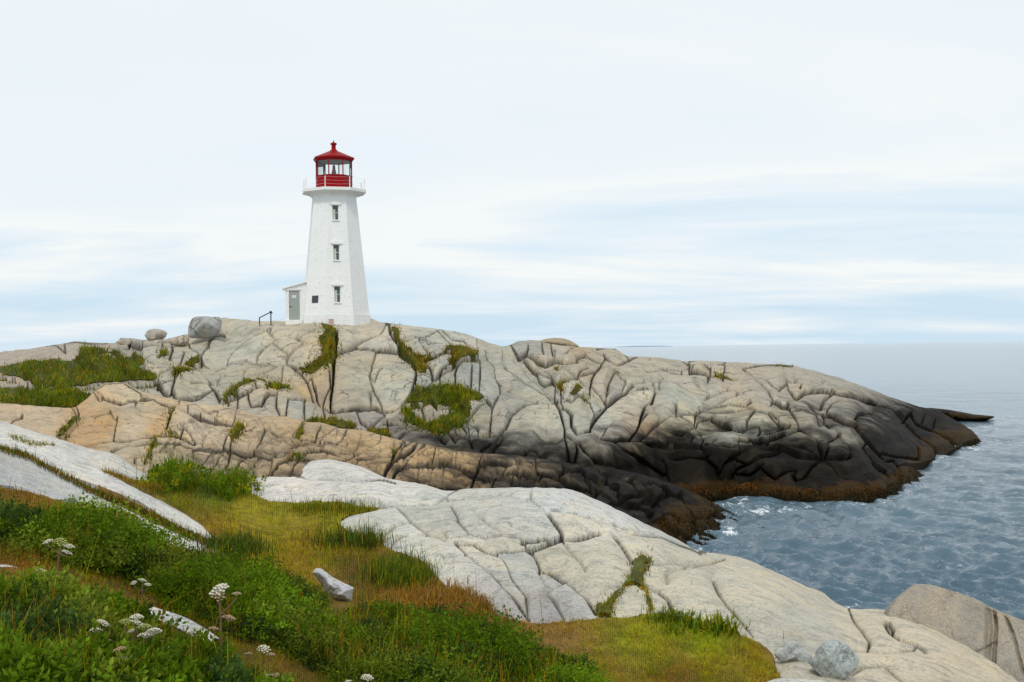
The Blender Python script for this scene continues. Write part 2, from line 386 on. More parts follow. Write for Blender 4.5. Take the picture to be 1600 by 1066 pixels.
def build_layer(name, top, bottom, ctrl, strokes, sp, tints, mat, roll=(14, 2.0), vor=(), gw=2.1, gd=6.0, rnd=(2.6, 6.0), dome=3.0, off=2.2, tilt=2.5,
                und=(1.6, 28.0), grass=(), block='rock_block', snap=9, cellmin=90, push=None, depth=None, kind='structure', step=None, facet=(2.5, 60.0), tone=np.array([1.0, 1.0, 1.0]), contact=False, wvar=(.55, 1.15), angular=True):
    top_l = smooth_line(top, step=5, jit=0.9, seed=3); bot_l = smooth_line(bottom, step=6, jit=0.5, seed=4)
    outl = np.concatenate([top_l, bot_l])
    u0, v0 = outl.min(0) - 2 * sp; u1, v1 = outl.max(0) + 2 * sp
    U, V = np.meshgrid(np.arange(u0, u1, sp), np.arange(v0, v1, sp)); nv, nu = U.shape
    ins = inside(outl, U, V)
    q_any = ins[:-1, :-1] | ins[1:, :-1] | ins[:-1, 1:] | ins[1:, 1:]
    use = np.zeros_like(ins); use[:-1, :-1] |= q_any; use[1:, :-1] |= q_any; use[:-1, 1:] |= q_any; use[1:, 1:] |= q_any
    ob = use & ~ins
    bu, bv, _ = nearest_on(outl, U[ob], V[ob]); U = U.copy(); V = V.copy(); U[ob] = bu; V[ob] = bv
    df = depth or depth_field(ctrl)
    D = df(U, V)
    if push is not None: D = push(U, V, D)
    # rounded crest towards the silhouette
    dt = np.full(U.shape, 1e3)
    for i in range(len(top_l) - 1):
        a, b = top_l[i], top_l[i + 1]; R = roll[0] + 2
        i0 = max(0, int((min(a[0], b[0]) - R - u0) / sp)); i1 = min(nu, int((max(a[0], b[0]) + R - u0) / sp) + 2)
        j0 = max(0, int((min(a[1], b[1]) - R - v0) / sp)); j1 = min(nv, int((max(a[1], b[1]) + R - v0) / sp) + 2)
        if i1 <= i0 or j1 <= j0: continue
        d, _ = seg_dist(U[j0:j1, i0:i1], V[j0:j1, i0:i1], a, b); dt[j0:j1, i0:i1] = np.minimum(dt[j0:j1, i0:i1], d)
    tt = np.clip(1 - dt / roll[0], 0, 0.995)
    D = D + roll[1] * (1 - np.sqrt(1 - tt ** 2))
    pm = D / FPX
    # cracks
    RMAX = 40.0
    dist = np.full(U.shape, RMAX); groove = np.zeros(U.shape); sepd = np.full(U.shape, 99.0)
    lines = [smooth_line(l, step=3.5, jit=0.35, seed=k, tens=0.12) for k, (l, w, g, s) in enumerate(strokes)]
    lines = snap_ends(lines, snap) if lines else []
    for l, (_, w, g, s) in zip(lines, strokes):
        n = len(l); rs_ = random.Random(int(l[0][0] * 31 + l[0][1] * 17)); big_ = w > 1.42; w = w if big_ else w ** 0.8 * rs_.uniform(*wvar); g = g * 1.25 if big_ else min(g, 1.5) * rs_.uniform(.65, 1.1)
        for i in range(n - 1):
            a, b = l[i], l[i + 1]; R = RMAX
            i0 = max(0, int((min(a[0], b[0]) - R - u0) / sp)); i1 = min(nu, int((max(a[0], b[0]) + R - u0) / sp) + 2)
            j0 = max(0, int((min(a[1], b[1]) - R - v0) / sp)); j1 = min(nv, int((max(a[1], b[1]) + R - v0) / sp) + 2)
            if i1 <= i0 or j1 <= j0: continue
            d, _ = seg_dist(U[j0:j1, i0:i1], V[j0:j1, i0:i1], a, b)
            wv = gw * w * (0.8 + 0.4 * abs(math.sin(i * 0.21 + n)))
            pr = -gd * g * np.clip(1 - d / wv, 0, 1) ** 0.55
            groove[j0:j1, i0:i1] = np.minimum(groove[j0:j1, i0:i1], pr)
            dist[j0:j1, i0:i1] = np.minimum(dist[j0:j1, i0:i1], d / (0.5 + 0.5 * min(g, 1)))
            if s: sepd[j0:j1, i0:i1] = np.minimum(sepd[j0:j1, i0:i1], d)
    for (poly, n_c, asp, ang, w, g, s) in vor:
        pl = np.asarray(poly, float); bb0, bb1 = pl.min(0) - 10, pl.max(0) + 10
        r2 = np.random.default_rng(int(bb0[0] + n_c)); seeds = bb0 + r2.random((n_c, 2)) * (bb1 - bb0)
        reg = inside(pl, U, V) & use
        ca, sa = math.cos(ang), math.sin(ang)
        def tr(x, y): return np.stack([(x * ca + y * sa) / asp, -x * sa + y * ca], -1)
        nzu = fbm(P3(U[reg], V[reg], 1 / 14.0), 3, 41) * 7; nzv = fbm(P3(U[reg], V[reg], 1 / 14.0), 3, 77) * 7
        Q = tr(U[reg] + nzu, V[reg] + nzv); Sx = tr(seeds[:, 0], seeds[:, 1])
        f = np.empty(len(Q))
        for s0 in range(0, len(Q), 20000):
            dd = np.sqrt(((Q[s0:s0 + 20000, None] - Sx[None]) ** 2).sum(-1)); dd.partition(1, axis=1); f[s0:s0 + 20000] = (dd[:, 1] - dd[:, 0]) * 0.5
        pr = -gd * g * np.clip(1 - f / (gw * w), 0, 1) ** 0.55
        groove[reg] = np.minimum(groove[reg], pr); dist[reg] = np.minimum(dist[reg], f / (0.5 + 0.5 * min(g, 1)))
        if s: sepd[reg] = np.minimum(sepd[reg], f)
    gmask = np.zeros(U.shape, bool)
    Ur, Vr = ragged(U, V) if len(grass) else (U, V)
    for g in grass: gmask |= inside(g, Ur, Vr)
    # cells
    lab = label_runs(use & (sepd > 0.72 * sp) & ~gmask)
    ids, cnt = np.unique(lab[lab >= 0], return_counts=True)
    small = set(ids[cnt * sp * sp < cellmin])
    if small: lab[np.isin(lab, list(small))] = -1
    for _ in range(200):
        miss = use & (lab < 0)
        if not miss.any(): break
        for dj, di in ((0, 1), (0, -1), (1, 0), (-1, 0)):
            sh = np.full(lab.shape, -1, np.int64)
            sh[max(dj, 0):nv + min(dj, 0), max(di, 0):nu + min(di, 0)] = lab[max(-dj, 0):nv + min(-dj, 0), max(-di, 0):nu + min(-di, 0)]
            k = use & (lab < 0) & (sh >= 0); lab[k] = sh[k]
    lab[use & (lab < 0)] = 0
    ids, inv = np.unique(lab, return_inverse=True); inv = inv.reshape(lab.shape)
    n_id = len(ids); r3 = np.random.default_rng(11)
    cnt = np.bincount(inv.ravel(), minlength=n_id)
    cu = np.bincount(inv.ravel(), U.ravel(), n_id) / cnt; cv = np.bincount(inv.ravel(), V.ravel(), n_id) / cnt
    size = np.sqrt(cnt) * sp
    offs = r3.uniform(-1, 1, n_id) * off * np.clip(size / 60, 0.25, 1); tu = r3.uniform(-1, 1, n_id) * tilt; tv = r3.uniform(-0.15, 1, n_id) * tilt
    shade = (1 + r3.uniform(-1, 1, n_id) * 0.12)[:, None] * (1 + r3.uniform(-1, 1, (n_id, 1)) * np.array([[.05, .015, -.06]]))
    sz = np.maximum(size[inv], 20); blk = offs[inv] + tu[inv] * np.clip((U - cu[inv]) / sz, -.6, .6) + tv[inv] * np.clip((V - cv[inv]) / sz, -.6, .6)
    zb = world_pt(U, V, D)[..., 2]; blk = blk * np.clip((zb - 0.2) / 1.6, 0.12, 1) if kind == 'structure' and not contact else blk
    fade = 1 - np.exp(-dist / 1.9)
    tt2 = np.clip(dist / np.clip(size[inv] * 0.36, 6, 34), 0, 1); A_ = np.clip(dome * size[inv], 1.0, 11.0); prof = 1.25 * (1 - (1 - tt2) ** 2) ** 0.5
    for k_ in range(3):                                # flat broken faces that meet in edges
        an = r3.uniform(0, 6.283, n_id)[inv]; c0 = r3.uniform(0.72, 1.05, n_id)[inv]; c1 = r3.uniform(0.7, 2.2, n_id)[inv]; bs_ = np.maximum(size[inv], 12)
        prof = np.minimum(prof, np.maximum(c0 + c1 * (np.cos(an) * (U - cu[inv]) + np.sin(an) * (V - cv[inv])) / bs_, -0.3 if angular else 9.0))
    h = blk * fade - rnd[0] * np.exp(-dist / rnd[1]) + A_ * (prof - 0.8)
    q = P3(U, V, 1.0)
    h = h + und[0] * fbm(q / und[1], 3, 3) + 0.28 * und[0] * fbm(q / (und[1] * 0.25), 3, 8)
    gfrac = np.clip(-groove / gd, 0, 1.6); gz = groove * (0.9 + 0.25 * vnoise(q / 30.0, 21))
    wu, wv_ = U + 14 * fbm(q / 40, 2, 31), V + 10 * fbm(q / 40, 2, 32)
    h = h + facet[0] * facet_noise(wu, wv_ * 1.5, facet[1], 3) + 0.4 * facet[0] * facet_noise(wu, wv_ * 1.5, facet[1] * 0.36, 7)
    if step is not None: h = h + step(U, V)
    if len(grass):
        h = np.where(gmask, np.maximum(h, -1.5), h)
    edge_fade = np.clip((dt - 1.5) / (roll[0] * 0.7), 0.0, 1)
    if contact:                                       # settle onto the turf along the lower edge
        db = np.full(U.shape, 99.0); near = use
        _, _, e_ = nearest_on(bot_l, U[near], V[near], closed=False); db[near] = e_
        bf = np.clip(db / 26.0, 0, 1) ** 1.2; h = h * bf - 1.5 * (1 - bf); gz = gz * (0.35 + 0.65 * bf)
    B = world_pt(U, V, D)
    gu = np.gradient(B, axis=1); gv = np.gradient(B, axis=0); nr = np.cross(gu, gv); nr /= np.linalg.norm(nr, axis=-1, keepdims=True) + 1e-12
    view = CAM - B; nr *= np.sign(np.median((nr * view).sum(-1)[ins]))
    nr[~use] = 0
    vl = view / np.linalg.norm(view, axis=-1, keepdims=True); sth = np.clip(np.abs((nr * vl).sum(-1)), 0.05, 1)
    h = h + gz * np.clip(0.5 / sth, 0.8, 1.25)
    Pn = B + nr * (h * pm * edge_fade)[..., None]
    tint = tone * idw(tints, U + 10 * fbm(q / 30, 2, 61), V + 10 * fbm(q / 30, 2, 62)) * shade[inv]
    soil_shade = np.clip((gfrac - 0.35) / 0.3, 0, 1)[..., None] * 0.9      # darkens the joints: crack shade painted in, together with peat and black lichen
    tint = tint * (1 - soil_shade) + soil_shade * np.array([0.045, 0.038, 0.028])
    LAY[name] = dict(u0=u0, v0=v0, sp=sp, P=Pn, use=use, N=nr, df=df, D=D, outl=outl, top=top_l)
    # the body behind and below the visible face
    vid = np.full(U.shape, -1, np.int64); vid[use] = np.arange(use.sum())
    qj, qi = np.where(q_any)
    quads = np.stack([vid[qj, qi], vid[qj + 1, qi], vid[qj + 1, qi + 1], vid[qj, qi + 1]], 1)
    ql = inv[qj, qi]
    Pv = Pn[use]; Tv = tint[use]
    e = np.concatenate([quads[:, [0, 1]], quads[:, [1, 2]], quads[:, [2, 3]], quads[:, [3, 0]]]); es = np.sort(e, 1)
    key = es[:, 0] * (len(Pv) + 1) + es[:, 1]; uk, first, c = np.unique(key, return_index=True, return_counts=True)
    be = e[first[c == 1]]
    bvts = np.unique(be); remap = {int(a): i for i, a in enumerate(bvts)}
    p0 = Pv[bvts]; istop = dt[use][bvts] < 3.0
    back = p0 - CAM; back[:, 2] = 0; back /= np.linalg.norm(back, axis=1, keepdims=True)
    K = roll[1]
    rings = [p0]
    for bk, dz in ((0.5, 0.06), (1.6, 0.45), (4.0, 1.6)):
        rings.append(np.where(istop[:, None], p0 + back * bk * K - np.array([0, 0, dz * K]), p0 + back * 0.02 * bk * K - np.array([0, 0, dz * K * 0.4])))
    last = rings[-1].copy(); last[:, 2] = np.minimum(last[:, 2], -2.5) if kind != 'thing' else last[:, 2] - 0.5
    rings.append(last)
    nb = len(bvts); SV = np.concatenate(rings); SF = []
    bi = np.array([[remap[int(a)], remap[int(b)]] for a, b in be])
    for r in range(len(rings) - 1):
        SF.append(np.stack([bi[:, 1] + r * nb, bi[:, 0] + r * nb, bi[:, 0] + (r + 1) * nb, bi[:, 1] + (r + 1) * nb], 1))
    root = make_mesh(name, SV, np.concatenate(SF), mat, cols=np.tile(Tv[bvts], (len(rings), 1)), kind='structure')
    n_obj = 0
    order = np.argsort(ql, kind='stable'); ql_s = ql[order]; bnd = np.r_[0, np.where(np.diff(ql_s))[0] + 1, len(ql_s)]
    for a, b in zip(bnd[:-1], bnd[1:]):
        f = quads[order[a:b]]; vs, fi = np.unique(f, return_inverse=True)
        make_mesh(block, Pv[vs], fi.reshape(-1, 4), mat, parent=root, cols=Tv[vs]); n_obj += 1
    print('LAYER', name, 'verts', len(Pv), 'quads', len(quads), 'blocks', n_obj)
    return root
def on_layer(lay, u, v):
    L = LAY[lay]; i = np.clip(np.round((u - L['u0']) / L['sp']).astype(int), 0, L['P'].shape[1] - 1); j = np.clip(np.round((v - L['v0']) / L['sp']).astype(int), 0, L['P'].shape[0] - 1)
    return L['P'][j, i], L['N'][j, i], L['use'][j, i]
STROKES = {}
def S(layer, win, s, w=1.0, g=1.0, sep=True):
    STROKES.setdefault(layer, []).extend((l, w, g, sep) for l in T(win, s) if len(l) > 1)
# ---- traced joints of the far headland
S('far', 'Z3', """45,300 60,350 110,375 200,360 400,365 520,365 590,380 650,400 700,405 760,385 800,370;
45,300 60,260 100,210 180,165; 520,365 600,385 660,420 710,470 740,530 760,580 800,620""", 1.35, 1.5)
S('far', 'Z3', """210,350 220,300 250,255 310,210 390,175 490,155; 585,380 590,330 640,290 680,270;
400,340 405,300 440,260 500,230; 465,165 500,195 530,215; 610,205 640,210 660,240 720,265 745,275; 500,235 545,275 585,300; 690,215 760,190 815,165""", 0.8, 0.7, False)
S('far', 'Z3', """215,350 250,325 295,320 370,355""", 1.3, 1.2)
S('far', 'Z3', """400,465 440,440 490,410 525,385; 170,430 300,410 460,375; 150,500 170,460 230,440 330,430; 560,400 555,470 540,510""", 0.8, 0.6, False)
S('far', 'Z3', """150,500 200,520 260,520 340,495 420,505 530,510 620,530; 0,500 60,480 150,500; 100,490 140,530 180,590; 50,415 90,450 140,500;
180,590 300,570 380,560 470,550 525,570; 225,590 235,650; 285,585 280,650; 350,585 370,630 430,650; 430,650 450,600 480,575 530,580; 525,570 525,650 545,700;
530,560 590,540 650,535 700,560 700,590; 590,610 580,700; 590,605 690,595 770,590 800,620; 695,600 700,720; 270,540 280,570; 390,525 400,560; 465,525 465,555""", 1.1, 1.2)
S('far', 'Z3', """895,180 890,250 885,330 875,390 870,480 862,560 865,610 890,640 980,648 1080,645 1180,650 1260,640 1310,610 1350,570 1375,510 1385,450 1370,400 1330,340 1285,290 1250,240 1230,190 1215,140""", 1.6, 1.8)
S('far', 'Z3', """890,310 940,280 1000,255 1080,210 1170,170 1200,140; 1000,255 1080,260 1180,270 1280,290; 1130,280 1115,340 1110,400 1095,450 1110,510 1130,560 1160,610 1185,680""", 1.0, 1.0)
S('far', 'Z3', """1110,400 1170,385 1260,390 1330,420 1370,460; 1095,440 1125,490 1150,430 1180,400; 1100,550 1105,640; 870,375 950,385 1090,400""", 0.75, 0.6, False)
S('far', 'Z3', """890,640 900,740; 820,620 830,740; 760,510 780,570 815,610 860,625 890,640; 850,440 855,520 830,560 815,610; 740,460 760,530; 1020,650 1050,710 1090,745;
1185,680 1130,720 1090,745; 1185,650 1190,690; 1085,760 1130,720 1190,690 1260,685 1310,710 1325,750 1280,780 1200,785 1110,770 1085,760; 1200,690 1210,785; 1120,740 1200,730 1320,745""", 1.1, 1.2)
S('far', 'Z4', """95,110 150,100 230,85 300,110 370,155 370,185 300,210 200,215 150,170 95,110; 250,255 330,215 400,185 425,210 415,290 360,340 310,390 290,340 265,290 250,255;
195,420 200,370 240,350 290,365 297,400 270,440 215,450 195,420; 350,430 345,370 400,330 440,310 440,350 440,420; 430,350 450,290 490,230 560,215 590,210""", 1.4, 1.5)
S('far', 'Z4', """220,120 245,165 280,210; 265,130 300,190; 90,105 170,85 250,75 330,65 400,100 480,145; 250,75 300,110; 340,55 420,95 500,110 560,150 590,170; 570,110 590,190""", 0.9, 0.9)
S('far', 'Z4', """545,260 540,330 535,420; 600,190 595,280 590,380 585,440; 580,200 600,260 650,280 690,320 715,360 715,420 700,480 665,560 655,640 650,690""", 1.1, 1.1)
S('far', 'Z4', """640,180 680,240 690,310 730,370; 730,175 735,230 760,260; 740,260 830,310 900,350 960,400 1010,430 1050,465; 950,280 960,340 990,370 1030,360; 845,200 890,240 950,290 1010,330 1055,370""", 0.9, 0.85)
S('far', 'Z4', """790,190 860,260 940,340 980,390 1050,450; 760,430 830,415 920,425 1010,435; 740,500 800,510 850,500; 930,560 920,520 960,500 1010,490""", 0.6, 0.45, False)
S('far', 'Z4', """930,230 980,270 1030,330 1060,380 1050,465; 850,200 930,230""", 1.3, 1.4)
S('far', 'Z4', """690,700 740,660 780,600 830,520 880,475 940,460 1010,465 1090,465 1110,500; 620,465 700,455 715,420""", 1.2, 1.2)
S('far', 'Z4', """740,660 800,665 920,665 960,700 1010,720 1060,725 1110,690 1115,640 1105,580 1085,500 1060,465; 740,665 690,720 640,780 600,815; 1110,690 1125,750 1145,880;
1120,680 1180,740 1190,800 1170,885; 1090,500 1130,520 1160,560 1160,640 1190,690 1270,690 1280,650""", 1.5, 1.8)
S('far', 'Z4', """735,700 690,780 665,820; 860,840 880,790 910,770 950,790 990,830""", 0.8, 0.8)
S('far', 'Z4', """630,475 660,530 665,560; 515,620 560,570 600,520 640,480; 525,640 560,650 580,700; 520,720 600,715 690,695; 515,620 530,740 545,800; 440,760 520,730""", 1.1, 1.2)
S('far', 'Z4', """140,530 170,510 290,515 330,560 410,550 400,600 330,630 260,630 200,590 140,530; 240,470 300,458 370,462 340,478 240,470; 75,720 130,670 180,655 270,665 330,720 380,775; 20,690 75,720;
20,690 100,640 160,655; 340,705 400,700 440,780; 440,700 480,670 515,700 500,730 450,740 440,700; 230,520 250,600; 440,530 470,560 480,590""", 1.3, 1.5)
S('far', 'Z4', """780,155 830,185 890,175; 890,145 885,190 950,205 1050,215; 975,140 985,190; 1030,150 1055,215; 1060,170 1050,220 1140,175 1200,165; 1140,175 1100,215; 900,205 1000,250 1060,230 1100,240;
1190,230 1240,205 1330,235 1360,240 1370,215; 1350,260 1310,310 1290,350 1280,400 1275,470; 1190,360 1230,310 1280,270 1260,265; 1060,280 1070,310 1130,330 1190,360 1250,340 1330,290; 1080,250 1130,260 1200,250;
1420,320 1390,390 1380,470; 1380,260 1440,300 1480,350 1540,410; 1480,360 1490,400 1470,440; 1290,390 1340,440 1370,490; 1380,260 1470,310 1579,330; 1360,200 1400,240 1440,265 1560,230;
1310,180 1390,175 1450,185 1510,240; 1060,380 1110,375 1200,370 1260,420 1270,460 1210,460; 1085,400 1100,470 1140,460; 1160,480 1200,460 1270,500 1310,555 1280,610; 1280,610 1240,555 1160,560; 1310,560 1350,520 1290,470""", 1.1, 1.15)
S('far', 'Z5', """95,560 130,500 200,430 330,365 440,360; 490,365 470,420 430,440 410,490 400,540 380,590 345,640 335,665; 100,590 160,650 230,670 335,665 400,660""", 1.5, 1.7)
S('far', 'Z5', """175,620 200,570 250,520 300,560 335,620 335,665; 400,660 450,600 520,540 590,505 690,500 740,490 780,455 860,410 890,400; 460,440 490,490 520,540; 425,480 440,500 400,540;
620,430 625,500; 620,430 690,420 770,455; 740,490 735,545 740,560; 650,505 690,530 735,550; 500,570 550,600 580,630; 620,590 650,605 700,580 740,560""", 1.0, 1.1)
S('far', 'Z5', """740,560 760,520 820,500 870,475 990,460 1060,455 1105,485 1055,530 1055,560 960,575; 840,510 900,535 960,560 960,575 900,590 850,580; 1030,575 1060,555 1130,555 1140,580 1120,605;
1120,610 1200,600 1270,575; 1100,470 1180,490 1240,540 1270,570; 890,400 990,380 1000,350; 860,410 950,420 1050,440 1080,430""", 1.15, 1.3)
S('far', 'Z5', """1000,370 1100,410 1200,430; 750,310 830,360 800,380 860,360 960,340; 640,320 760,350 830,365; 480,275 490,330 515,335 520,270 545,255; 360,310 430,285 490,300; 350,330 300,370 210,420 180,440;
380,340 480,330 490,365""", 0.9, 0.9)
S('far', 'Z5', """460,670 560,660 690,680 770,680 800,720 810,770 870,840 880,910; 770,585 790,620 770,680; 700,660 740,590 780,585; 770,680 880,640 990,640 1010,680; 810,690 900,690 970,700 1000,680 1020,720;
900,585 960,575 1050,600 1090,640 1100,660; 1010,640 1060,650 1080,620; 400,660 460,670; 850,580 780,585; 620,640 700,660""", 1.2, 1.4)
S('far', 'Z5', """880,880 910,820 980,750 1050,700 1150,670 1250,660; 960,910 1000,840 1090,770 1180,710 1260,690; 1090,860 1130,810 1160,780; 1140,820 1190,870 1220,890; 1000,770 1060,800;
550,800 500,720 430,670; 550,780 560,870 580,910; 600,750 690,740 800,770 820,760; 1220,890 1280,850 1340,830; 1340,870 1360,900 1400,890 1450,820 1500,770; 1110,640 1200,620 1340,590 1400,580;
1400,580 1440,610 1500,640 1550,660; 1500,640 1510,700 1525,750; 1180,670 1300,680 1400,730 1450,750 1530,750; 970,880 1060,880 1090,860; 230,670 330,740 420,800 540,880; 0,650 60,720 180,830 270,850""", 1.5, 1.9)
S('far', 'Z5', """655,180 700,200 700,240 760,255; 700,250 730,215 780,215 830,225; 905,290 915,230 920,180; 815,290 830,255; 700,255 830,260 900,265 970,285 1030,290; 1040,215 1100,205 1200,200 1340,205;
1030,220 1090,260 1170,280 1220,320 1260,330 1310,280; 1310,280 1320,330 1370,370; 1385,320 1405,275; 1140,310 1190,350 1220,400; 1210,405 1260,390 1320,400 1300,440; 1220,400 1270,440;
1370,370 1420,335 1500,340 1579,350; 1520,440 1545,390 1579,370; 1330,460 1400,450 1480,490 1510,550; 1250,520 1300,505 1330,540 1310,570 1250,550 1250,510; 1200,470 1250,520; 1320,440 1360,510 1380,550; 1450,440 1520,500 1570,560;
440,210 540,200 655,220; 700,180 900,200; 540,205 640,240 760,255""", 1.1, 1.15)
S('far', 'Z6', """70,335 130,280; 205,320 220,280; 120,265 230,285 330,340 440,370 560,400 700,430 800,450 900,470; 350,305 420,360; 180,260 260,300 340,310 420,310 500,350 600,390 690,420;
330,440 355,380 400,365; 370,470 400,420 450,405 510,420 600,470 700,520; 530,550 550,510 600,490 660,480; 970,530 975,490; 1045,560 1050,510; 840,540 860,510 890,480; 730,440 800,490 860,540 930,590""", 1.2, 1.3)
S('far', 'Z6', """280,445 350,500 400,500 470,540 540,590 600,650 690,720 740,780 790,780 850,930; 530,550 570,610 640,680 710,740; 0,600 80,580 180,560 210,580 290,630 370,660 450,620;
310,640 330,720 350,750; 370,660 380,690 360,750; 440,620 500,680 525,740; 0,640 120,650 230,690 330,755; 520,740 440,755 350,755; 890,490 930,540 1000,560 1080,590 1130,640 1165,680; 870,560 930,600 1000,650 1040,710 1050,780;
720,720 800,750 940,770 940,700""", 1.6, 2.0)
S('far', 'Z6', """230,880 270,820 330,770 380,775 450,840 510,880; 170,910 150,880 180,830; 0,860 40,890 110,850 160,830; 370,780 430,830 490,870; 660,790 690,840 760,880; 600,690 680,790 740,850""", 1.3, 1.5)
S('far', 'Z2', """1040,230 1060,270 1040,370; 890,250 880,290 960,290 1055,275; 1000,240 1005,285; 1130,280 1110,370; 1050,370 1230,360; 895,380 890,430 980,445 1110,410 1060,375 900,378; 980,500 1080,480 1065,530;
1080,480 1130,430 1230,410 1300,490; 1080,440 1080,480; 1065,530 1110,580 1240,560 1320,520; 980,480 1030,540 1060,545; 715,240 760,230 800,265 880,290; 800,265 790,280; 400,260 470,255 560,265 650,265 720,245;
140,350 260,340 400,360 480,340; 280,280 340,275 400,290; 480,340 560,300 640,310 760,290; 600,355 670,325 730,345; 850,340 880,290; 1230,300 1240,370; 1235,290 1160,250 1150,215; 0,490 100,490 180,510 230,545; 0,520 60,510 140,520""", 1.2, 1.2)
# ---- traced joints of the tan ledge
S('mid', 'Z7', """40,75 90,35 140,0; 345,160 400,110 470,50 480,0 460,-40; 395,175 500,175 700,175 820,165 960,155 1030,120 1060,0; 705,170 715,90 730,0; 980,150 1060,170 1180,195 1250,200;
900,300 930,240 965,180 965,155; 1110,190 1130,135 1210,195; 670,250 720,210 800,195 930,195; 720,265 840,265 910,260; 845,265 840,300; 1160,370 1210,320 1280,270 1310,235;
1290,410 1310,340 1350,280 1390,240; 1410,420 1450,340 1520,260; 1500,420 1530,340 1579,310; 1360,420 1380,350 1410,320 1420,260; 1420,240 1430,170 1500,100 1579,85; 1420,240 1500,250 1579,255;
1380,230 1400,160 1450,90; 1060,0 1200,60 1380,90 1450,90; 965,180 1000,200 1100,210 1300,225 1420,240""", 1.25, 1.4)
S('mid', 'Z7', """900,310 1100,280 1200,270; 1000,300 1010,340; 940,250 1040,240 1130,250; 1030,215 1040,270; 1100,340 1200,350 1290,330; 1240,280 1230,330; 1330,300 1400,290; 1460,330 1530,330; 1200,230 1180,280""", 0.8, 0.7, False)
S('mid', 'Z2', """590,550 650,515 760,510 870,570 870,600 760,605 640,590 590,550; 870,600 950,600 1080,660; 850,600 840,625; 1000,620 1090,640 1110,610; 1080,670 1200,700 1290,700 1430,745; 1090,640 1200,640 1290,670 1450,660;
1330,700 1350,670; 1440,740 1460,670 1470,600; 490,530 560,525 570,560 620,600; 680,640 700,680 730,700; 1160,690 1160,650; 1240,680 1250,700; 580,690 640,670 690,665; 480,690 440,660""", 1.0, 1.1)
S('mid', 'Z8', """40,235 130,250 190,250 280,275 370,285 430,265 600,230; 185,245 210,200 250,120; 300,280 290,350 270,410; 40,410 80,330 140,250; 180,400 185,350 160,310; 120,410 160,340 220,260; 370,280 420,220 460,200 600,190;
400,410 430,340 470,290 520,290; 270,410 330,340 400,300 430,270; 430,170 460,100 490,70; 480,170 560,180 580,110 600,95; 250,90 330,130 430,160 560,180; 590,190 640,130 700,110; 620,200 700,180 760,120;
600,225 700,250 760,270 740,290 620,285; 620,185 720,190 800,215 810,250 760,270; 820,270 880,220 960,180 970,170; 560,290 700,310 730,340; 830,275 960,280 1040,285; 790,340 830,280; 800,350 950,370 990,385""", 1.15, 1.2)
S('mid', 'Z8', """980,410 1000,360 1040,290 1060,250; 1040,245 1090,220 1110,190; 1010,350 1060,290 1140,250 1200,200 1240,210; 1040,420 1070,360 1110,325 1170,270 1240,215; 1110,325 1240,330 1350,330 1480,350 1550,360;
1520,470 1540,400 1570,340; 1180,465 1280,450 1400,450 1500,470; 1040,420 1150,440 1240,430 1370,440 1500,460""", 1.5, 1.8)
S('mid', 'Z8', """850,330 900,340 960,370; 290,110 320,160; 350,125 400,170; 640,300 660,330; 880,290 900,330; 930,285 950,330; 90,160 60,210; 660,130 750,140; 720,160 840,150; 850,140 820,200; 900,150 960,150;
1150,290 1300,270 1400,280; 1250,240 1280,330; 1330,220 1320,290; 1400,290 1520,300; 1420,220 1400,330; 1200,400 1210,340; 1350,430 1360,340; 1290,340 1270,430""", 0.75, 0.6, False)
S('mid', 'Z4', """0,970 30,890 60,840 130,770 200,745; 60,940 80,900 140,880 230,885 350,885 430,890 560,910; 130,885 180,820 240,770; 530,1020 560,940 600,840 610,820; 600,870 690,865 770,875 740,920 690,935;
670,990 690,940 770,925 880,940 960,960 1010,980 1030,1040; 770,875 850,920 950,950; 930,850 940,920 970,950; 990,940 1100,990 1200,1020; 940,880 1050,880 1160,900; 610,930 690,935""", 1.3, 1.5)
S('mid', 'Z4', """785,1020 800,950; 845,1020 850,950; 970,1030 985,980; 640,840 650,860; 800,850 820,880; 320,780 300,880; 450,800 440,880; 250,820 560,850""", 0.8, 0.8, False)
# ---- traced joints of the near slab
S('near', 'Y3', """390,170 430,215 480,260 530,295 550,310; 330,300 380,265 450,245 490,265 540,305; 550,310 450,305 380,330 350,370; 550,310 620,335 700,320 745,300; 690,240 730,280 760,305 830,330 920,315;
655,160 690,220 690,240; 640,130 700,125 850,110 950,120 1050,145; 1060,75 1055,140 1110,180 1130,195; 840,320 920,315 1000,320 1040,375; 620,345 700,360 760,350 830,340""", 0.9, 0.8)
S('near', 'Y3', """620,300 640,330; 745,285 820,280; 780,200 850,265 920,310; 620,435 730,430; 1215,330 1260,390 1310,450 1330,490; 1095,490 1110,530 1150,570 1180,580 1130,605; 930,350 950,390""", 0.7, 0.5, False)
S('near', 'Y3', """1120,190 1180,185 1260,190 1340,215 1450,250 1600,295""", 0.8, 0.7)
S('near', 'Y3', """1130,195 1170,250 1200,290 1215,320; 1010,345 1080,340 1150,330 1215,320; 1040,375 1055,385 1130,360 1215,325; 1215,320 1280,325 1350,310 1400,300""", 2.2, 2.0)
S('near', 'Y3', """760,350 820,400 910,430 940,480 960,530 1010,590 1030,610 1100,600 1130,605; 1130,605 1170,650 1220,725; 1130,605 1220,560; 890,400 950,390 1035,372; 1055,385 1080,420 1100,470 1095,490; 1030,610 1040,725""", 1.1, 1.0)
S('near', 'Y3', """680,365 735,420 800,480 860,530 920,590 970,640 1045,730; 1095,490 1140,490 1200,530 1260,580 1330,640 1380,700""", 1.9, 1.5)
S('near', 'Y1', """820,630 860,680 905,745; 1030,890 1080,930 1105,1000""", 1.8, 1.4)
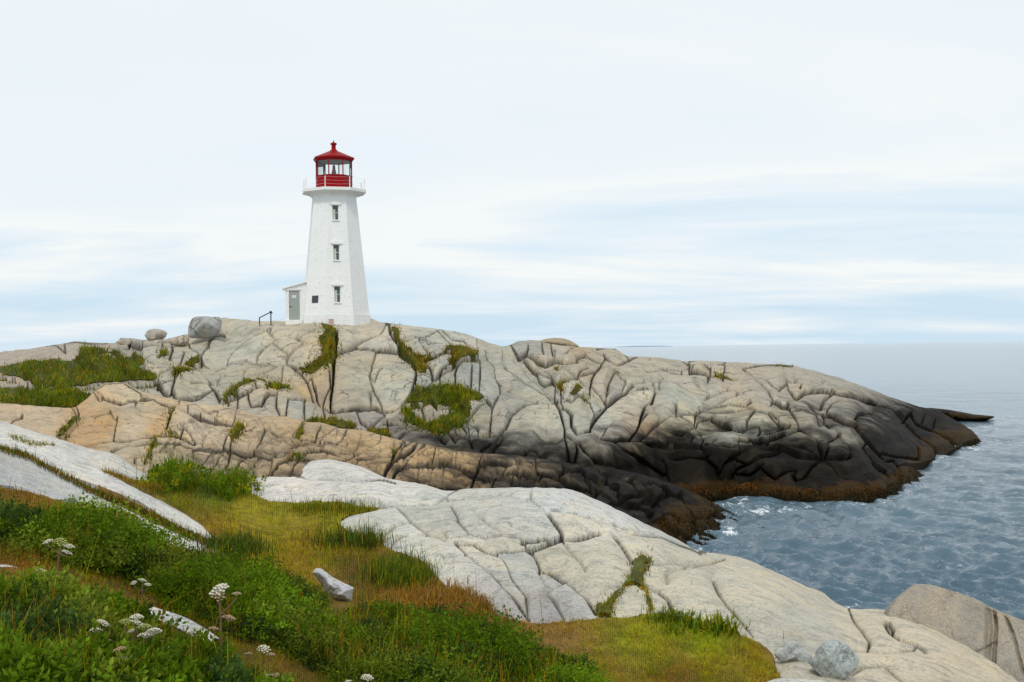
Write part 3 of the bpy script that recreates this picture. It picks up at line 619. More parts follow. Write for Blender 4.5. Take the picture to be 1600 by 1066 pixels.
S('near', 'Y1', """985,755 1100,750 1200,770 1290,750 1360,730; 1300,830 1330,900 1380,970 1460,1060 1500,1110; 960,850 1030,890; 820,560 900,610 1050,630 1200,690 1240,710; 1230,700 1330,705""", 1.2, 1.1)
S('near', 'Y1', """985,780 1060,790 1160,780; 1070,790 1075,850""", 0.7, 0.5, False)
S('near', 'Y2', """905,740 930,790 980,830 1060,860 1110,890; 925,735 950,780""", 1.6, 1.6)
S('near', 'Y2', """740,878 770,870 820,875 900,885 1050,880; 480,540 600,600 720,680 830,830 820,872; 740,1000 800,960 900,950 1010,1043""", 1.1, 1.0)
S('near', 'Z8', """960,600 1060,590 1300,570 1390,520 1440,500; 440,415 600,420 800,432 950,425 1060,450""", 1.1, 1.0)
S('near', 'Z8', """410,490 450,485; 720,490 800,490; 1030,510 1180,520; 150,470 260,465; 640,400 700,385 740,380""", 0.7, 0.5, False)

# ---- grass pockets in the rocks
G_FAR = T('Z3', '700,125 820,150 890,180 890,250 880,330 870,420 830,440 750,445 690,445 650,410 700,405 770,390 810,370 810,310 790,240 820,190 800,160') \
  + T('Z3', '180,590 220,560 260,520 340,490 420,505 530,510 600,520 620,535 560,545 520,555 470,550 465,525 390,522 270,538 280,568 200,592') \
  + T('Z4', '50,45 90,50 100,120 150,160 180,200 240,230 300,215 370,190 380,160 430,150 560,180 600,190 570,215 510,215 470,240 440,290 410,310 400,290 425,215 400,182 330,212 250,252 230,270 275,310 290,345 215,350 200,310 140,220 100,170 60,120') \
  + T('Z4', '145,460 200,440 350,435 440,420 520,430 600,455 620,475 580,500 540,520 520,540 540,570 510,610 470,590 415,560 410,548 330,556 290,513 170,508 140,505') \
  + T('Z4', '100,540 140,535 200,592 260,632 330,632 400,602 460,580 520,590 510,640 490,670 430,700 340,700 300,690 200,650 150,640 120,600') \
  + T('Z2', '0,405 60,400 130,385 190,365 330,360 420,370 480,345 500,285 540,290 580,310 620,320 680,315 740,315 770,345 730,345 670,325 600,355 700,360 800,350 830,310 890,365 880,390 850,410 890,425 960,450 975,480 940,495 800,495 700,500 580,500 520,525 480,520 420,545 330,530 250,545 230,540 180,500 100,465 0,460') \
  + T('Z2', '0,545 60,540 200,550 320,540 420,530 560,580 620,600 700,605 690,640 640,660 480,665 380,660 300,655 140,650 60,640 0,630') \
  + T('Z2', '1000,310 1040,300 1030,340 975,365; 1130,385 1170,360 1230,330 1225,380 1190,410; 1060,430 1110,410 1190,420 1130,460 1065,465; 1150,400 1120,390') \
  + T('Z3', '690,745 760,725 900,735 1020,760 1000,790 920,785 800,755; 1085,790 1200,790 1215,840 1160,835 1090,810') \
  + T('Z4', '1075,395 1100,380 1150,375 1110,395 1100,440 1085,440; 1140,450 1190,415 1215,435 1190,460 1150,460; 1225,465 1270,480 1255,495; 1040,285 1075,290 1060,310') \
  + T('Z5', '840,255 900,262 970,282 960,292 880,278; 1210,200 1340,202 1340,208 1240,208')
G_MID = T('Z7', '345,165 360,130 410,95 445,50 480,10 485,45 440,100 385,155; 900,300 925,240 960,160 975,155 965,200 925,285; 1020,115 1045,0 1062,0 1045,80') \
  + T('Z7', '1420,170 1440,100 1500,80 1520,95 1460,130 1425,190; 985,150 1060,158 1120,185 1060,172') \
  + T('Z8', '40,120 60,95 110,80 135,100 100,120 60,145; 430,170 450,130 490,75 500,85 470,165; 420,265 450,250 480,270 460,300; 1030,245 1065,240 1060,275 1040,290')
G_NEAR = T('Y1', '895,745 1000,738 1008,750 965,775 975,800 955,840 955,880 985,950 1010,985 990,995 960,900 910,880 870,900 830,950 795,1000 800,1030 730,1020 715,975 780,965 850,905 890,840 905,790')
P = lambda s: T('P', s)[0]
FAR_TOP = P('-160,562 -60,556 0,550 60,543 100,537 115,534 150,535 180,536 188,529 205,528 225,531 262,529 290,523 330,515 345,497 366,498 385,499.5 401,502 450,501.5 476,501 530,500 560,497.5 577,497.5 590,502 612,506 640,509 680,513 720,520 745,528 765,536 785,541 795,540 805,535 820,532 845,533 875,539 905,541.5 935,544 960,545 968,549 980,557 1000,557 1060,562 1068,565 1100,564 1150,566 1200,569 1240,572 1280,582 1320,593 1360,608 1390,620 1420,630 1440,637 1460,638 1480,650 1505,664 1520,675 1531,688')
FAR_BOT = P('1530,693 1502,697 1497,703 1472,716 1465,720 1420,724 1402,725 1420,731 1447,748 1449,756 1425,760 1416,766 1421,775 1380,783 1300,789 1200,790 1130,788 1060,788 1000,792 900,775 800,760 600,730 400,700 200,680 0,675 -160,685')
MID_TOP = P('-160,636 0,630 40,633 100,637 122,634 140,618 150,608 165,600 193,598 222,612 260,621 300,629 343,634 372,640 400,648 449,651 477,659 503,661 535,670 571,673 604,683 637,690 663,693 700,701 752,708 828,714 891,723 925,722 968,734 1006,742 1037,752 1060,760 1085,771 1118,788 1135,797 1153,808')
MID_BOT = P('1150,817 1122,818 1127,835 1130,841 1110,850 1085,855 1040,870 900,855 700,830 500,805 300,795 100,745 -160,725')
# ------------------------------------------------------------------ sea
def build_sea():
    cols_u = np.concatenate([np.linspace(-1500, 880, 34), np.arange(900, 1760, 2.6), np.linspace(1800, 3200, 14)])
    dep = np.concatenate([np.linspace(900, 560, 14), np.arange(540, 40, -1.25), np.geomspace(40, 0.55, 70)])
    ax = (cols_u - 800) / FPX
    r = CAM[2] * FPX / dep
    X = ax[None, :] * r[:, None]; Y = np.repeat(r[:, None], len(ax), 1)
    Z = np.zeros_like(X); r9 = np.random.default_rng(5)
    cell = np.maximum(r * 1.25 / dep, r * 2.6 / FPX)[:, None]
    warp = fbm(np.stack([X / 9, Y / 9, 0 * X], -1), 2, 91) * 1.6
    for k in range(56):
        lam = 0.45 * 1.075 ** k; ang = math.radians(235 + r9.normal() * 38); amp = 0.030 * lam * r9.uniform(0.6, 1.3) / (1 + (lam / 1.0) ** 1.6)
        kx, ky = math.cos(ang) * 2 * math.pi / lam, math.sin(ang) * 2 * math.pi / lam
        ph = kx * (X + warp) + ky * (Y + warp * 0.6) + r9.uniform(0, 6.28)
        s = np.sin(ph); at = np.clip((lam / cell - 2.0) / 2.0, 0, 1)
        Z += at * amp * (s + 0.35 * np.abs(s) * s)
    Z *= 1.5
    nv, nu = X.shape; verts = np.stack([X, Y, Z], -1).reshape(-1, 3)
    idx = np.arange(nv * nu).reshape(nv, nu); q = np.stack([idx[:-1, :-1], idx[:-1, 1:], idx[1:, 1:], idx[1:, :-1]], -1).reshape(-1, 4)
    # surf: broken patches of foam where the swell meets the rocks
    rel = verts - CAM; wfw = rel @ FWD; u = 800 + FPX * (rel @ RGT) / wfw; v = 533 - FPX * (rel @ UPV) / wfw
    foam = np.zeros(len(verts))
    for (a, b, ru, rv, s) in ((1195, 799, 60, 8, .95), (1140, 831, 22, 12, 1.0), (1150, 778, 35, 8, .8), (1330, 946, 45, 10, .75), (1500, 884, 60, 6, .5), (1560, 690, 90, 12, .62), (1590, 655, 60, 14, .7),
                            (1470, 735, 40, 10, .6), (1440, 775, 50, 8, .55), (1300, 792, 110, 7, .5), (1110, 862, 60, 10, .6), (1520, 700, 30, 8, .8), (1540, 668, 60, 8, .6), (1255, 835, 90, 10, .38), (1400, 815, 120, 14, .33), (1220, 880, 70, 10, .3)):
        foam = np.maximum(foam, s * np.exp(-((u - a) / ru) ** 2 - ((v - b) / rv) ** 2))
    for lay_bot in (FAR_BOT[:20], MID_BOT[:6]):
        k = (u > 1040) & (u < 1560) & (v > 640) & (v < 900); _, _, e = nearest_on(lay_bot, u[k], v[k], closed=False)
        foam[k] = np.maximum(foam[k], .62 * np.exp(-(e / 7.0) ** 2))
    cols = np.stack([foam, foam, foam], 1)
    mt, t, bs, out = new_mat('sea_water')
    geo = N(t, 'ShaderNodeNewGeometry'); pos = geo.outputs['Position']
    at = N(t, 'ShaderNodeAttribute', attribute_name='tint')
    fn = noise(t, pos, 1.5, 9, 0.75, 1.6, mscale=(1, 0.45, 1)); fl = noise(t, pos, 0.16, 5, 0.6, 0.8)
    fs = math_node(t, 'ADD', math_node(t, 'MULTIPLY', at.outputs['Fac'], 0.62), math_node(t, 'MULTIPLY', math_node(t, 'SUBTRACT', fn, 0.5), 2.6))
    fm = N(t, 'ShaderNodeMapRange', interpolation_type='SMOOTHSTEP', ins={'From Min': 0.42, 'From Max': 0.78, 'To Min': 0.0, 'To Max': 1.0}); t.links.new(fs, fm.inputs[0])
    fmask = math_node(t, 'MULTIPLY', fm.outputs[0], math_node(t, 'MULTIPLY', at.outputs['Fac'], 2.5, True), True)
    base = mixc(t, fl, (0.055, 0.10, 0.138), (0.085, 0.14, 0.18))
    ws = ramp(t, [(0.38, (0.72, 0.76, 0.80)), (0.5, (1, 1, 1)), (0.62, (1.22, 1.18, 1.14))]); t.links.new(noise(t, pos, 0.02, 6, 0.6, 0.3, mscale=(0.35, 1, 1)), ws.inputs[0])
    base = mixc(t, 1.0, base, ws.outputs[0], 'MULTIPLY')
    t.links.new(mixc(t, fmask, base, (0.72, 0.76, 0.78)), bs.inputs['Base Color'])
    rr = N(t, 'ShaderNodeMapRange', ins={'To Min': 0.08, 'To Max': 0.8}); t.links.new(fmask, rr.inputs[0]); t.links.new(rr.outputs[0], bs.inputs['Roughness'])
    bs.inputs['IOR'].default_value = 1.33; bs.inputs['Specular Tint'].default_value = (0.80, 0.90, 0.98, 1)
    h = math_node(t, 'ADD', noise(t, pos, 0.9, 6, 0.6, 0.5, mscale=(1, 0.8, 1)), math_node(t, 'MULTIPLY', noise(t, pos, 0.22, 5, 0.55, 0.3, mscale=(1, 0.7, 1)), 2.4))
    h = math_node(t, 'ADD', h, math_node(t, 'MULTIPLY', noise(t, pos, 4.0, 4, 0.6, 0.4), 0.25))
    bp = N(t, 'ShaderNodeBump', ins={'Strength': 0.5, 'Distance': 0.4}); t.links.new(h, bp.inputs['Height']); t.links.new(bp.outputs[0], bs.inputs['Normal'])
    o = make_mesh('sea', verts, q, mt, cols=cols, kind='structure')
    # a thin far shore on the horizon
    pts = []; n = 60
    for i in range(n + 1):
        uu = 966 + (1052 - 966) * i / n; rr = ray(np.float64(uu), np.float64(540)); p = CAM + rr * (9800 / rr[1])
        hgt = 9.0 * math.sin(math.pi * i / n) ** 0.4 * (0.6 + 0.4 * abs(math.sin(i * 0.55)))
        pts.append((p[0], p[1], hgt))
    V = []; F = []
    for (x, y, hh) in pts: V += [(x, y, -3), (x, y, hh), (x, y + 300, hh * 1.1), (x, y + 900, -3)]
    for i in range(n):
        for k in range(3): F.append((i * 4 + k, i * 4 + 4 + k, i * 4 + 5 + k, i * 4 + 1 + k))
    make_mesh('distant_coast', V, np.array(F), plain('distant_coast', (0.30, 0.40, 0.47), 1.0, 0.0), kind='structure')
build_sea()

# ------------------------------------------------------------------ headland with the lighthouse
FAR_C = [(-160,562,108),(0,552,104),(100,541,101),(200,532,98),(260,531,96),(320,520,94),(400,504,93.5),(525,501,93),(600,507,92),(690,516,91),(760,537,90),(800,541,90),(845,536,93),(905,543,92),(980,558,95),(1100,566,97),(1200,571,100),(1300,589,104),(1400,624,108),(1450,640,109),
 (-160,650,56),(0,645,58),(100,580,76),(100,630,62),(0,600,68),(250,560,82),(300,600,74),(400,540,86),(400,575,80),(400,640,67),(250,630,65),(480,560,83),(480,640,69),(560,560,82),(560,610,76),(560,655,70),(560,530,88),(640,560,83),(620,610,76),(640,660,69),(700,700,63),(700,600,77),(700,640,71),(760,580,80),(760,660,68),(820,715,61),(820,660,67),(820,610,75),(820,560,84),(880,600,76),(890,680,64),(870,720,61),
 (930,700,62.5),(950,640,72),(950,590,83),(1000,760,66),(1000,700,67),(1000,660,71),(1050,610,82),(1100,650,76),(1100,610,84),(1100,700,68.5),(1130,775,'z',0),(1100,740,68),(1180,690,70),(1250,783,'z',0),(1250,720,68),(1250,670,73.5),(1250,620,84),(1180,620,83),(1340,720,70),(1320,660,78),(1320,620,90),(1395,772,'z',0),(1390,740,71),(1400,700,79),(1400,660,92),(1465,717,'z',0),(1448,690,93),(1440,750,'z',0),(1530,691,'z',0),(1500,680,103),(1000,790,62),(800,760,56),(500,720,56),(200,680,56)]
TINT_FAR = [(30,545,.50,.42,.36),(150,540,.50,.42,.35),(220,545,.46,.42,.36),(380,530,.5,.48,.42),(430,520,.56,.5,.41),(490,540,.55,.46,.34),(350,580,.50,.48,.43),(450,580,.54,.49,.41),(480,600,.56,.43,.28),(420,610,.5,.42,.33),(470,630,.49,.48,.43),(495,620,.45,.35,.27),
 (545,520,.56,.5,.41),(600,520,.55,.49,.41),(570,590,.53,.50,.43),(615,610,.5,.49,.44),(560,650,.4,.34,.3),(680,540,.46,.46,.44),(720,520,.5,.48,.43),(690,575,.48,.47,.43),(725,570,.33,.34,.34),(760,600,.48,.47,.43),(790,560,.5,.48,.43),(780,605,.35,.32,.3),(830,600,.47,.46,.42),
 (860,650,.48,.47,.43),(800,690,.40,.36,.32),(740,640,.45,.44,.40),(670,650,.4,.33,.27),(660,680,.3,.25,.22),(880,550,.55,.49,.41),(900,545,.5,.38,.26),(950,580,.53,.45,.36),(940,650,.49,.47,.42),(1000,660,.54,.46,.38),(1003,668,.45,.3,.2),(1000,600,.52,.48,.4),(1050,620,.52,.51,.44),
 (1100,640,.52,.50,.43),(1150,600,.52,.44,.36),(1200,600,.50,.43,.36),(1180,660,.5,.48,.42),(1280,620,.45,.39,.33),(1350,630,.38,.34,.3),(1230,575,.5,.45,.38),(1300,590,.44,.41,.36),(1050,570,.53,.46,.38),(1450,660,.25,.2,.16)]
build_layer('headland', FAR_TOP, FAR_BOT, FAR_C, STROKES['far'], 1.0, TINT_FAR, M_FAR, roll=(15, 3.0), grass=G_FAR, gw=1.2, gd=6.5, rnd=(1.2, 2.0), dome=0.13, off=4.5, tilt=10.0, und=(1.0, 40.0), facet=(9.0, 85.0), tone=np.array([.86, .87, .82]))
# ------------------------------------------------------------------ tan fractured ledge in the middle distance
MID_C = [(-160,636,58),(0,632,59),(165,602,65),(300,631,63),(500,661,61),(700,700,59.5),(890,724,60),(1037,753,61),(1118,788,61),(1153,808,'z',0),(1090,853,'z',-0.1),(1128,838,'z',0),(1122,818,'z',0.1),(1110,830,54.5),(-160,700,43),(0,680,46),(100,690,46),(300,745,44),(600,745,46.5),(800,765,48.5),(900,790,50),(1000,820,51),(1060,840,52),
 (300,690,52),(500,700,52.5),(700,730,52.5),(850,745,54),(960,770,55),(1050,800,56),(300,800,39),(700,830,40),(100,650,55)]
TINT_MID = [(60,655,.55,.45,.36),(140,665,.50,.34,.2),(165,655,.52,.33,.16),(220,660,.6,.52,.43),(240,665,.55,.38,.2),(310,665,.6,.50,.41),(200,690,.48,.42,.35),(250,700,.48,.40,.32),(330,720,.44,.36,.28),(420,690,.52,.41,.30),(480,690,.48,.36,.24),(560,700,.5,.37,.23),(480,730,.45,.36,.28),
 (640,720,.48,.36,.24),(720,720,.5,.38,.25),(720,745,.47,.32,.18),(800,740,.44,.34,.24),(850,725,.40,.31,.23),(900,760,.3,.24,.18),(200,610,.5,.45,.38),(380,660,.52,.42,.32)]
VOR_MID = [(P('870,715 960,728 1060,755 1165,805 1120,870 1000,850 900,835 860,770'), 85, 2.1, math.radians(32), 1.4, 1.9, True),
           (P('330,640 660,690 900,722 880,800 500,790 330,760 250,700'), 380, 3.4, math.radians(16), 0.65, 0.5, False)]
build_layer('middle_ledge', MID_TOP, MID_BOT, MID_C, STROKES['mid'], 1.05, TINT_MID, M_MID, roll=(10, 1.6), vor=VOR_MID, grass=G_MID, gw=1.2, gd=5.0, rnd=(1.0, 2.0), dome=0.10, facet=(5.0, 50.0), off=4.0, tilt=8.0, tone=np.array([.97, .92, .78]), und=(1.2, 26.0))
# ------------------------------------------------------------------ near slab
NEAR_TOP = P('372,757 385,749 420,745 470,745 473,733 485,722 510,718 560,728 605,747 660,757 697,767 735,764 800,762 870,763 905,770 950,790 1000,815 1050,840 1085,860 1110,866 1140,870 1170,878 1230,905 1262,921 1285,928 1305,945 1330,955 1380,957 1410,965 1430,975 1460,990 1500,1010 1550,1040 1585,1068 1640,1110')
NEAR_BOT = P('1640,1140 1300,1120 1240,1085 1215,1050 1207,1020 1174,997 1085,967 1050,960 1000,960 966,966 940,962 931,965 875,972 825,972 775,961 759,945 725,927 700,916 675,892 656,873 609,858 590,842 560,835 545,830 531,818 545,806 590,796 595,792 540,788 500,783 430,785 390,772')
NEAR_C = [(372,757,21.5),(420,746,22.2),(470,746,22),(510,719,24),(605,748,21.5),(700,768,19),(800,763,18),(870,764,18),(950,790,18),(1050,840,17.6),(1140,870,17.4),(1230,905,16.8),(1300,945,16),(1400,962,15.6),(1500,1010,14.2),(1585,1068,12.6),
 (430,783,19),(590,794,16.8),(531,818,15.6),(609,857,13.6),(675,891,12.5),(759,944,11.5),(825,971,11),(931,964,11.1),(1050,960,11.3),(1174,997,10.6),(1210,1025,10.2),(1300,1110,8.6),(700,860,13.6),(800,900,12.6),(950,880,13.4),(950,830,15.5),(850,830,14.8),(700,810,15.8),(620,820,15.4),
 (1100,900,13.8),(1200,940,12.8),(1280,990,11.8),(1380,1040,10.8),(1450,1010,12.8),(1480,1066,10.8),(1640,1130,10)]
TINT_NEAR = [(450,755,.64,.59,.53),(520,735,.58,.55,.49),(600,770,.64,.59,.53),(580,815,.47,.47,.41),(650,800,.53,.52,.45),(750,790,.6,.58,.51),(850,780,.64,.63,.58),(950,810,.66,.64,.59),(680,860,.53,.50,.41),(800,950,.36,.33,.3),(860,960,.31,.29,.27),(830,900,.52,.5,.42),(950,900,.56,.55,.47),(1050,920,.55,.53,.46),
 (1200,930,.58,.55,.48),(1250,980,.53,.52,.48),(1230,1000,.42,.41,.37),(1350,960,.61,.56,.47),(1400,1020,.58,.53,.44),(1500,1050,.57,.51,.41)]
build_layer('near_slab', NEAR_TOP, NEAR_BOT, NEAR_C, STROKES['near'], 1.4, TINT_NEAR, M_NEAR, roll=(16, 0.7), grass=G_NEAR, gw=1.5, gd=7.0, rnd=(1.8, 3.0), dome=0.05, angular=False, facet=(4.5, 170.0), off=3.0, tilt=6.0, und=(2.0, 60.0), cellmin=200, wvar=(.75, 1.15), step=lambda U, V: 3.0, contact=True)
# ------------------------------------------------------------------ three long pale slabs on the left
W1 = [(0,680,.66,.65,.62),(200,740,.66,.64,.60)]; W2 = [(0,690,.70,.69,.67),(300,820,.70,.69,.66)]; W3 = [(0,730,.47,.48,.48),(120,760,.52,.53,.52),(300,850,.66,.65,.63)]
build_layer('upper_slab', P('-120,625 0,658 50,673 109,691 142,702 170,707 192,716 215,734 241,746 274,759'), P('274,762 240,759 215,752 187,740 160,738 100,722 0,692 -120,660'),
  [(-120,630,17),(0,660,16.6),(109,692,16.2),(192,718,16.2),(272,760,16.2),(215,750,15.2),(160,738,14.6),(0,692,14.4),(-120,658,15),(100,720,14.4)], [], 1.8, W1, M_NEAR, roll=(8, 0.5), und=(5.0, 50.0), contact=True, dome=0.02, angular=False)
build_layer('central_slab', P('-120,640 0,674 14,678 50,691 86,695 120,710 162,734 203,759 253,784 291,805 317,822 335,840'), P('326,844 286,829 266,816 220,783 142,753 101,740 45,709 23,702 0,696 -120,668'),
  [(-120,642,14.6),(0,676,14),(86,697,14),(162,735,13.8),(253,785,13),(333,840,12.2),(286,828,11.7),(220,782,12),(101,739,12.2),(0,695,12.4),(-120,667,13)], [], 1.8, W2, M_NEAR, roll=(8, 0.4), und=(5.0, 50.0), contact=True, dome=0.02, angular=False)
build_layer('lower_slab', P('-120,670 0,704 40,716 101,746 152,774 203,797 238,815 279,832 329,853 376,879'), P('357,873 304,858 268,851 228,830 215,818 197,801 152,793 114,780 84,779 58,774 25,765 23,759 0,756 -120,740'),
  [(-120,674,12),(0,706,11.6),(101,747,11.2),(203,798,10.9),(300,842,10.8),(374,878,10.5),(304,857,10.2),(228,828,10.1),(152,792,9.9),(84,778,9.6),(0,755,9.4),(-120,738,9.4)], T('Z7', '1000,780 1200,800 1330,850') and [(T('Z7', '920,740 1060,775 1200,800 1300,845')[0], 1.0, 0.8, False)], 1.8, W3, M_NEAR, roll=(8, 0.4), und=(5.0, 50.0), contact=True, dome=0.02, angular=False)

# ------------------------------------------------------------------ the grassy slope
L1_C = [(-160,1100,4.4),(-160,760,8.6),(0,765,9.1),(0,850,7.3),(0,960,5.7),(0,1066,4.7),(0,1120,4.3),(120,800,9.1),(200,850,8.7),(200,900,7.6),(200,980,6.3),(200,1066,5.2),(330,880,9.6),(370,885,10.2),(400,940,8.4),(400,1000,7.1),(400,1066,6.0),(400,1120,5.3),
 (345,840,12.3),(300,790,15.0),(330,748,20),(380,765,19.4),(400,800,16.2),(420,850,13.4),(500,800,16.4),(560,810,16),(500,850,13.4),(560,870,12.6),(500,910,10.8),(600,930,10.4),(600,1000,8.4),(600,1066,6.9),(600,1120,6.2),(700,950,10.3),(800,1000,9.5),(800,1066,7.7),(800,1120,6.8),(1000,1000,10.1),(1000,1066,8.5),(1000,1120,7.5),(1150,1010,10.1),(1200,1050,9.5),(1250,1070,9.2),(1280,1120,8.2)]
for lay, k in (('upper_slab', 0.02), ('lower_slab', 0.02), ('central_slab', 0.03), ('near_slab', 0.03)):
    L = LAY[lay]; nb = len(L['top']); bl = L['outl'][nb:]
    for p in bl[::4]:
        if (lay == 'central_slab' and p[0] < 270) or (lay == 'upper_slab' and p[0] < 165): continue
        if p[1] > 1075 or p[0] < -80 or p[0] > 1215: continue
        L1_C.append((p[0], p[1], float(L['df'](np.float64(p[0])[None], np.float64(p[1])[None])[0]) - k))
L1_df = depth_field(L1_C, 2e-3)
def push_ground(U, V, D):
    for lay in ('upper_slab', 'central_slab', 'lower_slab', 'near_slab'):
        L = LAY[lay]; m_ = inside(L['outl'], U, V)
        if not m_.any(): continue
        _, _, e = nearest_on(L['outl'], U[m_], V[m_])
        D[m_] = np.maximum(D[m_], L['df'](U[m_], V[m_]) + 0.12 + 0.05 * e)
    return D
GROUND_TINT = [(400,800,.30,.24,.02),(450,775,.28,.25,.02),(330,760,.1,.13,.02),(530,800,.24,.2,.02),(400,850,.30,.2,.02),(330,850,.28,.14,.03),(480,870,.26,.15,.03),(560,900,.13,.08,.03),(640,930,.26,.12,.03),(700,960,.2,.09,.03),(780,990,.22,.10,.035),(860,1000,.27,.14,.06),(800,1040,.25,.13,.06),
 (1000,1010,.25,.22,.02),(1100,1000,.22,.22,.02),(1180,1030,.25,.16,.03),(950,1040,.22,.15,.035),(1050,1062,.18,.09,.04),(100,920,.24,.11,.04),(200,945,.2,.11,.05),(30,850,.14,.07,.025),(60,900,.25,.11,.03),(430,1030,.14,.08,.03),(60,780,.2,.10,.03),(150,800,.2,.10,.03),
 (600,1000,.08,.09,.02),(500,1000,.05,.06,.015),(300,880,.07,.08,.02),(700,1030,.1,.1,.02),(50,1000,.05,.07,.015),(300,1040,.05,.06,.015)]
def build_ground():
    poly = P('-160,742 0,758 60,772 150,790 150,772 155,745 180,738 300,742 345,740 380,750 440,770 520,770 600,780 640,800 760,900 900,940 1180,975 1220,1010 1260,1050 1330,1130 -160,1130')
    sp = 3.0; U, V = np.meshgrid(np.arange(-165, 1335, sp), np.arange(735, 1135, sp)); ins = inside(poly, U, V)
    D = push_ground(U, V, L1_df(U, V))
    B = world_pt(U, V, D); q = P3(U, V)
    B[..., 2] += 0.02 * fbm(q / 30, 4, 5) * np.clip(D / 8, 0.5, 2)
    LAY['ground'] = dict(u0=U[0, 0], v0=V[0, 0], sp=sp, P=B, use=ins, N=np.zeros_like(B) + np.array([0, 0, 1.0]), df=L1_df, D=D)
    vid = np.full(U.shape, -1, np.int64); vid[ins] = np.arange(ins.sum())
    ok = ins[:-1, :-1] & ins[1:, :-1] & ins[:-1, 1:] & ins[1:, 1:]; j, i = np.where(ok)
    quads = np.stack([vid[j, i], vid[j + 1, i], vid[j + 1, i + 1], vid[j, i + 1]], 1)
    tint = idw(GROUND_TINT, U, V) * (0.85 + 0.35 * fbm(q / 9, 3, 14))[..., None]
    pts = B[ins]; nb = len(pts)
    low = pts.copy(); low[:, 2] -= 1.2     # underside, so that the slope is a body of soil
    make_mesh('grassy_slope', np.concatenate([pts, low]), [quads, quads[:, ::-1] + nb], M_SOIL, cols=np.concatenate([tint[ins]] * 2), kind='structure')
build_ground()

# ------------------------------------------------------------------ loose stones and boulders
STONE_PX = []
def stone(name, poly, d, thick, mat, tint, label, cat='boulder', sp=2.0, facet=0.35, slope=0.0, seed=1, pw=0.5, parent=None, cuts=(), tens=0.42):
    """closed body swelling to both sides of its traced outline"""
    STONE_PX.append(np.asarray(poly)); pl = smooth_line(poly, True, step=4, jit=0.5, seed=seed, tens=tens); u0, v0 = pl.min(0) - 2 * sp; u1, v1 = pl.max(0) + 2 * sp
    U, V = np.meshgrid(np.arange(u0, u1, sp), np.arange(v0, v1, sp)); ins = inside(pl, U, V)
    qa = ins[:-1, :-1] | ins[1:, :-1] | ins[:-1, 1:] | ins[1:, 1:]; use = np.zeros_like(ins); use[:-1, :-1] |= qa; use[1:, :-1] |= qa; use[:-1, 1:] |= qa; use[1:, 1:] |= qa
    ob = use & ~ins; U = U.copy(); V = V.copy(); U[ob], V[ob], _ = nearest_on(pl, U[ob], V[ob])
    u, v = U[use], V[use]; _, _, e = nearest_on(pl, u, v); e[ob[use]] = 0
    R = e.max(); f = np.clip(1 - (1 - e / R) ** 2, 0, 1) ** pw
    cu, cv = u.mean(), v.mean(); H = pl[:, 1].max() - pl[:, 1].min()
    # facets: the stone is the overlap of a few tilted cuts
    r = np.random.default_rng(seed); cut = np.full(len(u), 9.0)
    for k in range(7 if facet < .95 else 5):
        a = r.uniform(0, 6.28); g = r.uniform(0.15, 0.6) * (1 if facet < .95 else 1.7); cut = np.minimum(cut, r.uniform(0.5, 0.95) + g * 1.3 * ((u - cu) * math.cos(a) + (v - cv) * math.sin(a)) / R)
    f = np.maximum(f * (1 - facet) + np.minimum(f, cut) * facet, 0.25 * f)
    for (cl, cw, cd) in cuts:                          # joints across the stone
        dl = np.full(len(u), 1e9); cl = smooth_line(cl, step=5, jit=1.0, seed=seed)
        for i in range(len(cl) - 1): dl = np.minimum(dl, seg_dist(u, v, cl[i], cl[i + 1])[0])
        f = f - cd * np.clip(1 - dl / cw, 0, 1) ** 0.7 * np.clip(e / 6, 0, 1)
    nz = 0.10 * fbm(P3(u, v, 1.0) / (R * 0.45), 4, seed) * f
    dd = d - slope * (v - cv) * d / FPX
    front = world_pt(u, v, dd - thick * (f + nz)); backp = world_pt(u, v, dd + thick * f)
    vid = np.full(U.shape, -1, np.int64); vid[use] = np.arange(use.sum()); j, i = np.where(qa)
    q = np.stack([vid[j, i], vid[j + 1, i], vid[j + 1, i + 1], vid[j, i + 1]], 1); n = len(u)
    mapb = np.arange(n) + n; mapb[e <= 0] = np.where(e <= 0)[0]
    cols = np.tile(np.array(tint), (2 * n, 1)) * (1 + 0.12 * fbm(np.concatenate([front, backp]) * 1.3, 3, seed))[:, None]
    return make_mesh(name, np.concatenate([front, backp]), [q, mapb[q[:, ::-1]]], mat, parent=parent, cols=cols, label=label, cat=cat)
stone('boulder', T('Z2', '1160,215 1165,150 1185,110 1220,97 1300,98 1355,100 1366,120 1362,180 1330,215 1270,232 1210,234 1170,226')[0], 93.0, 1.3, M_FAR, (.36,.37,.36), 'big rounded grey boulder on the skyline left of the lighthouse', seed=3, facet=0.7, pw=0.36, sp=1.2)
stone('boulder', T('Z2', '890,212 905,186 950,173 1000,178 1033,200 1022,226 990,240 935,250 905,237')[0], 95.0, 0.8, M_FAR, (.44,.40,.34), 'small egg shaped boulder perched on the skyline at far left', seed=4, facet=0.6, sp=1.1)
stone('boulder', T('Z4', '955,136 1010,115 1090,112 1150,128 1203,164 1150,178 1040,165')[0], 96.0, 1.4, M_FAR, (.36,.29,.20), 'low brown dome shaped rock on the crest right of the lighthouse', seed=5, facet=0.1, sp=1.3)
